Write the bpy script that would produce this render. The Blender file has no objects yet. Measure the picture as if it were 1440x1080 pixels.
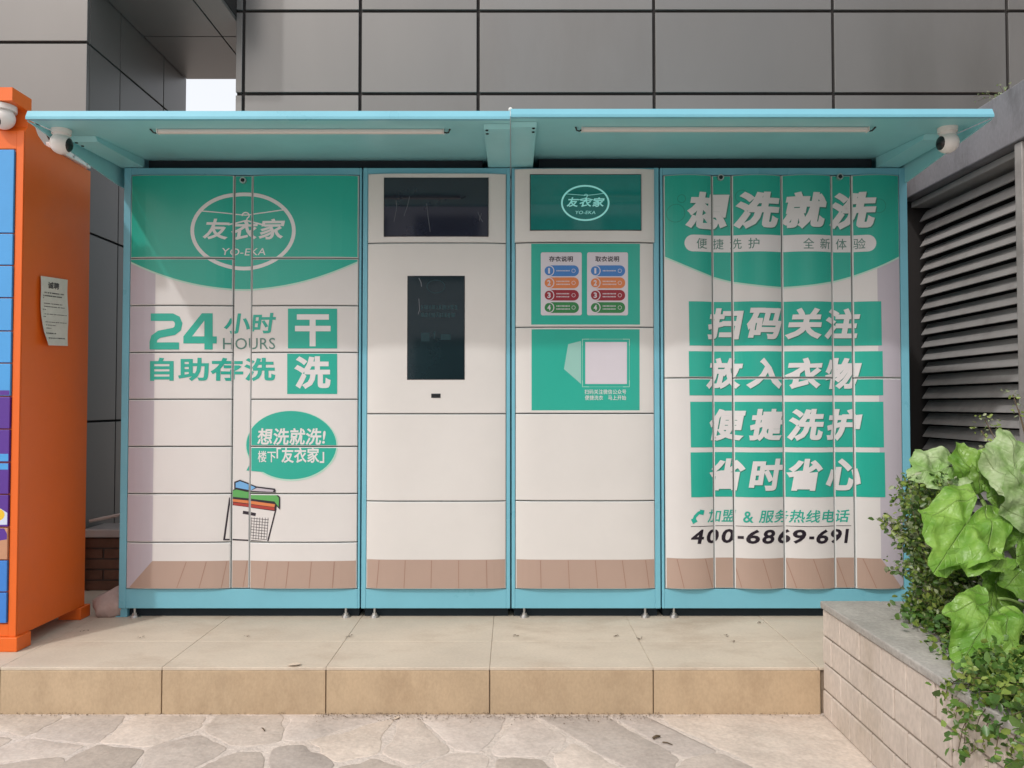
import bpy, bmesh, math, random
from mathutils import Vector, Matrix, noise
from mathutils.geometry import tessellate_polygon
random.seed(7)
R = math.radians
scene = bpy.context.scene
COL = scene.collection

# ------------------------------------------------------------------ camera
CAM_D, CAM_Z, PITCH = 3.52, 0.97, 1.5
cam = bpy.data.cameras.new('camera')
cam.sensor_width = 36; cam.lens = 27.0
cam.clip_start = 0.05; cam.clip_end = 500
camo = bpy.data.objects.new('camera', cam); COL.objects.link(camo)
camo.location = (0, -CAM_D, CAM_Z); camo.rotation_euler = (R(90+PITCH), 0, 0)
scene.camera = camo

# ------------------------------------------------------------------ light
SUN = Vector((-0.57, -0.80, 1.0)).normalized()
world = bpy.data.worlds.new('World'); scene.world = world; world.use_nodes = True
wn = world.node_tree
sky = wn.nodes.new('ShaderNodeTexSky'); sky.sky_type = 'NISHITA'; sky.sun_disc = False
sky.sun_elevation = math.asin(SUN.z); sky.sun_rotation = math.atan2(SUN.x, SUN.y)
sky.dust_density = 6.0; sky.air_density = 1.0; sky.ozone_density = 1.0; sky.altitude = 0
wn.nodes['Background'].inputs[1].default_value = 0.15
hz = wn.nodes.new('ShaderNodeMix'); hz.data_type = 'RGBA'          # thin bright overcast over the blue
hz.inputs[0].default_value = 0.72; hz.inputs[7].default_value = (4.9, 4.85, 4.8, 1)
wn.links.new(sky.outputs[0], hz.inputs[6]); wn.links.new(hz.outputs[2], wn.nodes['Background'].inputs[0])
sl = bpy.data.lights.new('sun', 'SUN'); sl.energy = 0.85; sl.angle = R(1.8); sl.color = (1.0, 0.98, 0.95)
so = bpy.data.objects.new('sun', sl); COL.objects.link(so)
so.rotation_euler = SUN.to_track_quat('Z', 'Y').to_euler(); so.location = SUN*12
scene.view_settings.view_transform = 'Standard'; scene.view_settings.look = 'None'
scene.view_settings.exposure = 0.66; scene.view_settings.gamma = 1

# ------------------------------------------------------------------ helpers
def P(u, v, Y=0.0):
    """layout sheet (1440 x 1080 units) -> point on the vertical plane y = Y"""
    p = R(PITCH); xc = (u-720)/1080.0; yc = (540-v)/1080.0
    d = Vector((xc, math.cos(p)-yc*math.sin(p), math.sin(p)+yc*math.cos(p)))
    t = (Y+CAM_D)/d.y
    return Vector((d.x*t, Y, CAM_Z+d.z*t))

def tag(o, label=None, cat=None, group=None, kind=None):
    if label: o['label'] = label
    if cat: o['category'] = cat
    if group: o['group'] = group
    if kind: o['kind'] = kind
    return o

def empty(name, loc, label, cat, group=None):
    o = bpy.data.objects.new(name, None); COL.objects.link(o); o.location = loc
    o.empty_display_size = 0.1
    return tag(o, label, cat, group)

class MB:
    def __init__(s): s.v = []; s.f = []; s.m = []; s.sm = []; s.mats = []; s.uv = []
    def mi(s, m):
        if m not in s.mats: s.mats.append(m)
        return s.mats.index(m)
    def add(s, vs, fs, m, smooth=False, uvs=None):
        b = len(s.v); s.v += [tuple(v) for v in vs]; k = s.mi(m)
        if uvs or s.uv:
            s.uv += [(0, 0)]*(b-len(s.uv)); s.uv += list(uvs) if uvs else [(0, 0)]*len(vs)
        for f in fs: s.f.append([b+i for i in f]); s.m.append(k); s.sm.append(smooth)
    def box(s, x0, x1, y0, y1, z0, z1, m, bev=0.0):
        if x0 > x1: x0, x1 = x1, x0
        if y0 > y1: y0, y1 = y1, y0
        if z0 > z1: z0, z1 = z1, z0
        if bev <= 0:
            vs = [(x, y, z) for z in (z0, z1) for y in (y0, y1) for x in (x0, x1)]
            s.add(vs, [(0,2,3,1), (4,5,7,6), (0,1,5,4), (2,6,7,3), (0,4,6,2), (1,3,7,5)], m); return
        bm = bmesh.new(); bmesh.ops.create_cube(bm, size=1)
        for v in bm.verts:
            v.co = Vector(((x0+x1)/2+v.co.x*(x1-x0), (y0+y1)/2+v.co.y*(y1-y0), (z0+z1)/2+v.co.z*(z1-z0)))
        bmesh.ops.bevel(bm, geom=bm.edges[:], offset=bev, segments=2, affect='EDGES', profile=0.5)
        s.bm(bm, m)
    def bm(s, bm, m, smooth=False):
        bm.verts.index_update()
        s.add([v.co[:] for v in bm.verts], [[v.index for v in f.verts] for f in bm.faces], m, smooth); bm.free()
    def prism_x(s, prof, x0, x1, m):
        """profile in (y,z), counter-clockwise seen from +x, extruded along x"""
        n = len(prof); vs = [(x0, a, b) for a, b in prof]+[(x1, a, b) for a, b in prof]
        fs = [[i, (i+1) % n, n+(i+1) % n, n+i] for i in range(n)]
        for t in tessellate_polygon([[Vector((a, b, 0)) for a, b in prof]]):
            fs.append([t[0], t[1], t[2]]); fs.append([n+t[2], n+t[1], n+t[0]])
        s.add(vs, fs, m)
    def cyl(s, a, b, r0, r1, m, n=12, smooth=True):
        a = Vector(a); b = Vector(b); d = (b-a).normalized()
        u = d.orthogonal().normalized(); w = d.cross(u)
        vs = []
        for c, r in ((a, r0), (b, r1)):
            for i in range(n):
                t = 2*math.pi*i/n; vs.append(c+u*math.cos(t)*r+w*math.sin(t)*r)
        s.add(vs, [[i, (i+1) % n, n+(i+1) % n, n+i] for i in range(n)], m, smooth)
        s.add(vs, [list(range(n))[::-1], list(range(n, 2*n))], m)
    def tube(s, pts, r, m, n=8):
        pts = [Vector(p) for p in pts]; rs = r if isinstance(r, (list, tuple)) else [r]*len(pts)
        vs = []; up = Vector((0.13, 0.21, 0.97)).normalized()
        for i, p in enumerate(pts):
            d = (pts[min(i+1, len(pts)-1)]-pts[max(i-1, 0)]).normalized()
            u = d.cross(up); u = u.normalized() if u.length > 1e-4 else d.orthogonal().normalized(); w = d.cross(u)
            for k in range(n):
                t = 2*math.pi*k/n; vs.append(p+u*math.cos(t)*rs[i]+w*math.sin(t)*rs[i])
        fs = [[i*n+k, i*n+(k+1) % n, (i+1)*n+(k+1) % n, (i+1)*n+k] for i in range(len(pts)-1) for k in range(n)]
        fs += [list(range(n))[::-1], [len(vs)-n+k for k in range(n)]]
        s.add(vs, fs, m, True)
    def ball(s, c, r, m, seg=24, ring=14, sx=1, sy=1, sz=1, keep=None):
        bm = bmesh.new(); bmesh.ops.create_uvsphere(bm, u_segments=seg, v_segments=ring, radius=r)
        if keep:
            bmesh.ops.delete(bm, geom=[f for f in bm.faces if not keep(f.calc_center_median())], context='FACES')
        for v in bm.verts: v.co = Vector((c[0]+v.co.x*sx, c[1]+v.co.y*sy, c[2]+v.co.z*sz))
        s.bm(bm, m, True)
    def build(s, name, parent=None, recalc=True):
        me = bpy.data.meshes.new(name)
        me.from_pydata(s.v, [], s.f)
        for m in s.mats: me.materials.append(m)
        me.polygons.foreach_set('material_index', s.m)
        me.polygons.foreach_set('use_smooth', s.sm)
        if s.uv:
            s.uv += [(0, 0)]*(len(s.v)-len(s.uv))
            l = me.uv_layers.new(name='UVMap')
            for lp in me.loops: l.data[lp.index].uv = s.uv[lp.vertex_index]
        if recalc:
            bm = bmesh.new(); bm.from_mesh(me); bmesh.ops.recalc_face_normals(bm, faces=bm.faces); bm.to_mesh(me); bm.free()
        me.update()
        o = bpy.data.objects.new(name, me); COL.objects.link(o)
        if parent:
            o.parent = parent
            o.matrix_parent_inverse = Matrix.Translation(-wloc(parent))
        return o

def wloc(o):
    l = Vector(o.location)
    return l if o.parent is None else l  # parents sit at their own location; meshes are built in world coordinates

# ------------------------------------------------------------------ materials
def mat(name, col, rough=0.5, var=0.0, vscale=4.0, bump=0.0, bscale=60.0, spec=0.5, metal=0.0,
        stain=None, stain_scale=1.5, stain_amt=0.0, stretch=(1, 1, 1), coat=0.0, rvar=0.0, speck=0.0, sscale=90):
    m = bpy.data.materials.new(name); m.use_nodes = True
    nt = m.node_tree; b = nt.nodes['Principled BSDF']
    b.inputs['Base Color'].default_value = (*col, 1); b.inputs['Roughness'].default_value = rough
    b.inputs['Specular IOR Level'].default_value = spec; b.inputs['Metallic'].default_value = metal
    if coat: b.inputs['Coat Weight'].default_value = coat; b.inputs['Coat Roughness'].default_value = 0.08
    if var or bump or stain_amt or rvar or speck:
        tc = nt.nodes.new('ShaderNodeTexCoord'); mp = nt.nodes.new('ShaderNodeMapping')
        mp.inputs['Scale'].default_value = stretch
        nt.links.new(tc.outputs['Object'], mp.inputs[0])
    last = None
    if var:
        n = nt.nodes.new('ShaderNodeTexNoise'); n.inputs['Scale'].default_value = vscale; n.inputs['Detail'].default_value = 8
        n.inputs['Roughness'].default_value = 0.65
        nt.links.new(mp.outputs[0], n.inputs['Vector'])
        r = nt.nodes.new('ShaderNodeMapRange'); r.inputs[1].default_value = 0.3; r.inputs[2].default_value = 0.7
        r.inputs[3].default_value = 1-var; r.inputs[4].default_value = 1+var
        nt.links.new(n.outputs[0], r.inputs[0])
        h = nt.nodes.new('ShaderNodeHueSaturation'); h.inputs['Color'].default_value = (*col, 1)
        nt.links.new(r.outputs[0], h.inputs['Value']); last = h.outputs[0]
    if stain_amt:
        n2 = nt.nodes.new('ShaderNodeTexNoise'); n2.inputs['Scale'].default_value = stain_scale; n2.inputs['Detail'].default_value = 10
        n2.inputs['Roughness'].default_value = 0.7
        nt.links.new(mp.outputs[0], n2.inputs['Vector'])
        r2 = nt.nodes.new('ShaderNodeMapRange'); r2.inputs[1].default_value = 0.5; r2.inputs[2].default_value = 0.72
        r2.inputs[4].default_value = stain_amt
        nt.links.new(n2.outputs[0], r2.inputs[0])
        mx = nt.nodes.new('ShaderNodeMix'); mx.data_type = 'RGBA'
        nt.links.new(r2.outputs[0], mx.inputs[0])
        if last: nt.links.new(last, mx.inputs[6])
        else: mx.inputs[6].default_value = (*col, 1)
        mx.inputs[7].default_value = (*stain, 1); last = mx.outputs[2]
    if speck:
        n6 = nt.nodes.new('ShaderNodeTexNoise'); n6.inputs['Scale'].default_value = sscale; n6.inputs['Detail'].default_value = 5
        nt.links.new(mp.outputs[0], n6.inputs['Vector'])
        r6 = nt.nodes.new('ShaderNodeMapRange'); r6.inputs[1].default_value = 0.3; r6.inputs[2].default_value = 0.7
        r6.inputs[3].default_value = 1-speck; r6.inputs[4].default_value = 1+speck
        nt.links.new(n6.outputs[0], r6.inputs[0])
        h6 = nt.nodes.new('ShaderNodeHueSaturation'); nt.links.new(r6.outputs[0], h6.inputs['Value'])
        if last: nt.links.new(last, h6.inputs['Color'])
        else: h6.inputs['Color'].default_value = (*col, 1)
        last = h6.outputs[0]
    if last: nt.links.new(last, b.inputs['Base Color'])
    if rvar:
        n4 = nt.nodes.new('ShaderNodeTexNoise'); n4.inputs['Scale'].default_value = 3.0; n4.inputs['Detail'].default_value = 6
        nt.links.new(mp.outputs[0], n4.inputs['Vector'])
        r4 = nt.nodes.new('ShaderNodeMapRange'); r4.inputs[1].default_value = 0.35; r4.inputs[2].default_value = 0.65
        r4.inputs[3].default_value = max(0.02, rough-rvar); r4.inputs[4].default_value = rough+rvar
        nt.links.new(n4.outputs[0], r4.inputs[0]); nt.links.new(r4.outputs[0], b.inputs['Roughness'])
    if bump:
        n3 = nt.nodes.new('ShaderNodeTexNoise'); n3.inputs['Scale'].default_value = bscale; n3.inputs['Detail'].default_value = 6
        nt.links.new(mp.outputs[0], n3.inputs['Vector'])
        bp = nt.nodes.new('ShaderNodeBump'); bp.inputs['Strength'].default_value = bump; bp.inputs['Distance'].default_value = 0.01
        nt.links.new(n3.outputs[0], bp.inputs['Height']); nt.links.new(bp.outputs[0], b.inputs['Normal'])
    return m

M = {}
def vinyl(name, col, r=0.32): M[name] = mat(name, col, r, var=0.035, vscale=2.5, bump=0.025, bscale=10, rvar=0.02)
vinyl('white', (0.645, 0.63, 0.625)); vinyl('cream', (0.645, 0.63, 0.615)); vinyl('green', (0.018, 0.375, 0.290))
vinyl('mint', (0.42, 0.66, 0.56)); vinyl('lavender', (0.47, 0.44, 0.50)); vinyl('floorprint', (0.40, 0.29, 0.24))
vinyl('boardline', (0.30, 0.17, 0.13)); vinyl('ink', (0.018, 0.012, 0.022)); vinyl('deepgreen', (0.028, 0.20, 0.155))
vinyl('glyph', (0.68, 0.66, 0.67)); vinyl('pblue', (0.05, 0.19, 0.50)); vinyl('porange', (0.62, 0.20, 0.07))
vinyl('pred', (0.27, 0.018, 0.03)); vinyl('pgreen', (0.03, 0.20, 0.06)); vinyl('card', (0.60, 0.57, 0.63))
vinyl('cloth_green', (0.10, 0.36, 0.10)); vinyl('cloth_blue', (0.15, 0.38, 0.68)); vinyl('cone', (0.28, 0.52, 0.47))
vinyl('glyphshade', (0.022, 0.20, 0.15)); vinyl('hours', (0.10, 0.22, 0.19)); vinyl('faint', (0.02, 0.26, 0.20))
vinyl('cloth_red', (0.36, 0.04, 0.03))
M['edge'] = mat('door edge', (0.60, 0.62, 0.62), 0.35)
M['gap'] = mat('dark gap', (0.02, 0.025, 0.03), 0.8)
M['teal'] = mat('teal paint', (0.165, 0.45, 0.565), 0.34, var=0.05, vscale=3, bump=0.03, bscale=40, rvar=0.08)
M['tealroof'] = mat('teal canopy paint', (0.28, 0.63, 0.68), 0.36, var=0.06, vscale=2.5, bump=0.03, bscale=30, rvar=0.08)
M['steel'] = mat('galvanised steel', (0.55, 0.55, 0.55), 0.35, metal=0.9, var=0.1)
M['whiteplastic'] = mat('white plastic', (0.74, 0.71, 0.69), 0.35, var=0.03)
M['tube'] = mat('lamp diffuser', (0.72, 0.68, 0.66), 0.4)
M['black'] = mat('black plastic', (0.012, 0.012, 0.014), 0.25)
M['orange'] = mat('orange paint', (0.74, 0.130, 0.010), 0.38, var=0.05, vscale=2, bump=0.03, bscale=35, rvar=0.08,
                  stain=(0.45, 0.09, 0.02), stain_scale=2.0, stain_amt=0.35)
M['oblue'] = mat('sky blue print', (0.06, 0.31, 0.68), 0.35, var=0.04)
M['oblue2'] = mat('blue print', (0.04, 0.20, 0.60), 0.35, var=0.04)
M['opurple'] = mat('purple print', (0.085, 0.025, 0.27), 0.35, var=0.05)
M['oyellow'] = mat('yellow print', (0.75, 0.48, 0.03), 0.35)
M['opale'] = mat('pale print', (0.55, 0.62, 0.78), 0.35)
M['obrown'] = mat('sand print', (0.48, 0.25, 0.15), 0.35)
M['ochrome'] = mat('orange trim', (0.80, 0.33, 0.14), 0.35)

def screen_mat(name, col, emit=0.0):
    m = mat(name, col, 0.05, spec=0.75, var=0.25, vscale=3.5)
    nt = m.node_tree; b = nt.nodes['Principled BSDF']
    if emit:
        b.inputs['Emission Color'].default_value = (*col, 1); b.inputs['Emission Strength'].default_value = emit
    return m
M['screen'] = screen_mat('display glass', (0.014, 0.016, 0.028))
M['glint'] = mat('film scratch', (0.13, 0.14, 0.16), 0.4)  # pale lines painted for reflections off wrinkled film
M['navy'] = mat('dark shade fill', (0.008, 0.016, 0.024), 0.85)  # near-black fill for the sheets that stand in for shade
M['ghost'] = mat('dim screen pattern', (0.022, 0.05, 0.058), 0.12)
M['touch'] = screen_mat('touch glass', (0.010, 0.022, 0.026))
M['screengreen'] = screen_mat('lit green display', (0.006, 0.10, 0.088), 0.25)
M['screenmint'] = screen_mat('lit mint display', (0.22, 0.55, 0.52), 0.3)

M['panel'] = mat('grey cladding panel', (0.195, 0.190, 0.187), 0.36, var=0.05, vscale=0.8, bump=0.02, bscale=5, rvar=0.06,
                 stain=(0.172, 0.16, 0.154), stain_scale=0.7, stain_amt=0.5, stretch=(1, 1, 0.35))
for k_, f_ in (('panel2', .93), ('panel3', 1.05)):
    M[k_] = mat('grey cladding panel', (0.195*f_, 0.190*f_, 0.187*f_), 0.36, var=0.06, vscale=0.9, bump=0.02, bscale=5, rvar=0.06,
                 stain=(0.16*f_, 0.15*f_, 0.144*f_), stain_scale=0.8, stain_amt=0.6, stretch=(1, 1, 0.3))
for k_ in ('panel', 'panel2', 'panel3'): M[k_].node_tree.nodes['Principled BSDF'].inputs['Metallic'].default_value = 0.45
M['panelshade'] = mat('shaded cladding panel', (0.115, 0.108, 0.105), 0.4, var=0.07, vscale=1.0, stretch=(1, 1, 0.4))  # same cladding, with the passage shade put into a darker base
M['joint'] = mat('joint sealant', (0.018, 0.015, 0.015), 0.8)
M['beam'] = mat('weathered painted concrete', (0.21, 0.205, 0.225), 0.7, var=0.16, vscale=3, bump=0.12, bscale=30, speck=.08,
                stain=(0.05, 0.046, 0.046), stain_scale=2.6, stain_amt=0.9, stretch=(1, 1, .5))  # wear streaks, deepened to stand in for shade on the beam
M['louver'] = mat('dusty aluminium blade', (0.35, 0.335, 0.33), 0.5, var=0.10, vscale=5, stretch=(1, 1, 1),
                  stain=(0.18, 0.16, 0.15), stain_scale=6, stain_amt=0.5)
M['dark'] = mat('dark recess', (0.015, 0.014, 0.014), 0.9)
M['brick'] = mat('brown brick', (0.14, 0.065, 0.04), 0.8, var=0.25, vscale=8, bump=0.3, bscale=50)
M['brickjoint'] = mat('brown brick joint', (0.09, 0.07, 0.06), 0.9, var=0.2)
M['coping'] = mat('pale coping', (0.42, 0.37, 0.35), 0.7, var=0.12, bump=0.15)
M['lump'] = mat('pink cement', (0.42, 0.31, 0.28), 0.9, var=0.15, vscale=10, bump=0.4, bscale=40)

def tile_mat(name, col, dirt, st=(1, 1, 1)):
    return mat(name, col, 0.6, var=0.13, vscale=2.2, bump=0.14, bscale=70, stain=dirt, stain_scale=3.0, stain_amt=0.85, rvar=0.12, speck=0.06, sscale=140, stretch=st)
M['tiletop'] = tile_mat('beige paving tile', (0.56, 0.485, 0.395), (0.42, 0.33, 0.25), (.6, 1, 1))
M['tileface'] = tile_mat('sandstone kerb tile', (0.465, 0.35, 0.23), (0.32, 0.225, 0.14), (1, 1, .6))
M['grout'] = mat('dirty grout', (0.30, 0.23, 0.17), 0.9, var=0.3, vscale=20)
M['block'] = mat('pale cement block', (0.53, 0.46, 0.405), 0.85, var=0.12, vscale=5, bump=0.22, bscale=60, speck=0.09,
                 stain=(0.34, 0.28, 0.21), stain_scale=3.5, stain_amt=0.6, stretch=(1, 1, 0.5))
M['mortar'] = mat('grey mortar', (0.27, 0.225, 0.19), 0.95, var=0.2, vscale=20, bump=0.3)
M['cap'] = mat('grey cement coping', (0.36, 0.34, 0.315), 0.85, var=0.18, vscale=5, bump=0.35, bscale=50, speck=0.14,
               stain=(0.20, 0.19, 0.17), stain_scale=4, stain_amt=0.6)
M['soil'] = mat('dark soil', (0.045, 0.032, 0.022), 0.95, var=0.4, vscale=25, bump=0.8, bscale=60)
M['paper'] = mat('crumpled paper', (0.66, 0.63, 0.57), 0.7, var=0.08, vscale=18, bump=0.15, bscale=30)
M['papertext'] = mat('printed black', (0.06, 0.055, 0.055), 0.7)
M['twig'] = mat('brown twig', (0.10, 0.07, 0.04), 0.8, var=0.2, vscale=20)
M['dryleaf'] = mat('dry leaf', (0.60, 0.50, 0.40), 0.8, var=.2, vscale=60)
M['dirtbits'] = mat('dirt crumbs', (0.16, 0.12, 0.085), 0.95, var=0.5, vscale=40)

def stone_mat():
    m = mat('crazy paving stone', (0.55, 0.475, 0.425), 0.85, var=0.20, vscale=3.2, bump=0.6, bscale=22,
            stain=(0.60, 0.53, 0.48), stain_scale=4.5, stain_amt=0.95, speck=0.10, sscale=75)
    nt = m.node_tree; b = nt.nodes['Principled BSDF']
    at = nt.nodes.new('ShaderNodeAttribute'); at.attribute_name = 'stone'
    mx = nt.nodes.new('ShaderNodeMix'); mx.data_type = 'RGBA'; mx.blend_type = 'MULTIPLY'; mx.inputs[0].default_value = 1
    src = b.inputs['Base Color'].links[0].from_socket
    nt.links.new(src, mx.inputs[6]); nt.links.new(at.outputs['Color'], mx.inputs[7]); nt.links.new(mx.outputs[2], b.inputs['Base Color'])
    return m
M['stone'] = stone_mat()
M['ground'] = mat('cement between stones', (0.585, 0.515, 0.465), 0.9, var=0.14, vscale=10, bump=0.5, bscale=70, speck=0.12,
                  stain=(0.42, 0.34, 0.28), stain_scale=5, stain_amt=0.5)

def leaf_mat(name, col, col2, rough=0.4, trans=0.35, veins=False, scale=9.0):
    m = bpy.data.materials.new(name); m.use_nodes = True; nt = m.node_tree; b = nt.nodes['Principled BSDF']
    b.inputs['Roughness'].default_value = rough
    tc = nt.nodes.new('ShaderNodeTexCoord'); n = nt.nodes.new('ShaderNodeTexNoise'); n.inputs['Scale'].default_value = scale
    n.inputs['Detail'].default_value = 4
    nt.links.new(tc.outputs['Object'], n.inputs['Vector'])
    r = nt.nodes.new('ShaderNodeMapRange'); r.inputs[1].default_value = 0.35; r.inputs[2].default_value = 0.65
    nt.links.new(n.outputs[0], r.inputs[0])
    mx = nt.nodes.new('ShaderNodeMix'); mx.data_type = 'RGBA'; nt.links.new(r.outputs[0], mx.inputs[0])
    mx.inputs[6].default_value = (*col, 1); mx.inputs[7].default_value = (*col2, 1)
    out = mx.outputs[2]
    if veins:
        oi = nt.nodes.new('ShaderNodeObjectInfo'); rr = nt.nodes.new('ShaderNodeMapRange'); rr.inputs[3].default_value = 0.72; rr.inputs[4].default_value = 1.12
        nt.links.new(oi.outputs['Random'], rr.inputs[0]); hv = nt.nodes.new('ShaderNodeHueSaturation')
        nt.links.new(rr.outputs[0], hv.inputs['Value']); nt.links.new(out, hv.inputs['Color']); out = hv.outputs[0]
        def math_(op, a, bb=None, cl=False):
            k = nt.nodes.new('ShaderNodeMath'); k.operation = op; k.use_clamp = cl
            for i, x in enumerate((a, bb)):
                if x is None: continue
                if isinstance(x, (int, float)): k.inputs[i].default_value = x
                else: nt.links.new(x, k.inputs[i])
            return k.outputs[0]
        uv = nt.nodes.new('ShaderNodeUVMap'); sp = nt.nodes.new('ShaderNodeSeparateXYZ'); nt.links.new(uv.outputs[0], sp.inputs[0])
        x, y = sp.outputs[0], sp.outputs[1]
        ang = math_('ABSOLUTE', math_('ARCTAN2', x, y))
        rad = math_('SQRT', math_('ADD', math_('MULTIPLY', x, x), math_('MULTIPLY', y, y)))
        w = math_('PINGPONG', ang, 0.32)                       # 0 on veins at 0, .64, 1.28 ...
        dist = math_('MULTIPLY', w, rad)
        v1 = math_('SUBTRACT', 1.0, math_('DIVIDE', dist, 0.011), True)
        # side veins: herringbone off each main vein
        hb = math_('PINGPONG', math_('ADD', math_('MULTIPLY', rad, 1.0), math_('MULTIPLY', dist, -1.1)), 0.045)
        v2 = math_('MULTIPLY', math_('SUBTRACT', 1.0, math_('DIVIDE', hb, 0.012), True), 0.22)
        v = math_('MAXIMUM', v1, v2)
        m2 = nt.nodes.new('ShaderNodeMix'); m2.data_type = 'RGBA'; nt.links.new(math_('MULTIPLY', v, 0.34), m2.inputs[0])
        nt.links.new(out, m2.inputs[6]); m2.inputs[7].default_value = (0.42, 0.55, 0.22, 1); out = m2.outputs[2]
        n5 = nt.nodes.new('ShaderNodeTexNoise'); n5.inputs['Scale'].default_value = 32; nt.links.new(tc.outputs['Object'], n5.inputs['Vector'])
        hgt = math_('SUBTRACT', math_('MULTIPLY', n5.outputs[0], 1.0), math_('MULTIPLY', v, 0.45))
        bp = nt.nodes.new('ShaderNodeBump'); bp.inputs['Strength'].default_value = 0.8; bp.inputs['Distance'].default_value = 0.010
        nt.links.new(hgt, bp.inputs['Height']); nt.links.new(bp.outputs[0], b.inputs['Normal'])
    nt.links.new(out, b.inputs['Base Color'])
    tr = nt.nodes.new('ShaderNodeBsdfTranslucent'); nt.links.new(out, tr.inputs[0])
    ms = nt.nodes.new('ShaderNodeMixShader'); ms.inputs[0].default_value = trans
    nt.links.new(b.outputs[0], ms.inputs[1]); nt.links.new(tr.outputs[0], ms.inputs[2])
    nt.links.new(ms.outputs[0], nt.nodes['Material Output'].inputs[0])
    return m
M['broad'] = leaf_mat('broad green leaf', (0.125, 0.30, 0.030), (0.27, 0.47, 0.085), 0.36, 0.3, True, 14)
M['broadpale'] = leaf_mat('pale bloomed leaf', (0.20, 0.36, 0.09), (0.42, 0.53, 0.29), 0.4, 0.25, True, 18)
M['small'] = leaf_mat('small glossy leaf', (0.045, 0.10, 0.022), (0.10, 0.18, 0.04), 0.3, 0.2)
M['small2'] = leaf_mat('small yellow green leaf', (0.16, 0.26, 0.04), (0.30, 0.38, 0.09), 0.35, 0.3)
M['small3'] = leaf_mat('small pale leaf', (0.20, 0.26, 0.13), (0.36, 0.40, 0.24), 0.4, 0.2)
M['creep'] = leaf_mat('creeper leaf', (0.06, 0.15, 0.028), (0.14, 0.25, 0.05), 0.35, 0.25)
M['stem'] = mat('green stem', (0.15, 0.24, 0.06), 0.5, var=0.15, vscale=20)

# ------------------------------------------------------------------ ground and paving
GZ = -0.172
g = MB()
g.add([(-200, -200, GZ), (200, -200, GZ), (200, 200, GZ), (-200, 200, GZ)], [(0, 1, 2, 3)], M['ground'])
tag(g.build('ground'), kind='structure')

def clip_half(poly, n, d):
    """keep the side n.p <= d"""
    out = []
    for i in range(len(poly)):
        a, b = poly[i], poly[(i+1) % len(poly)]
        da = n[0]*a[0]+n[1]*a[1]-d; db = n[0]*b[0]+n[1]*b[1]-d
        if da <= 0: out.append(a)
        if (da < 0 < db) or (db < 0 < da):
            t = da/(da-db); out.append((a[0]+(b[0]-a[0])*t, a[1]+(b[1]-a[1])*t))
    return out

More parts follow.
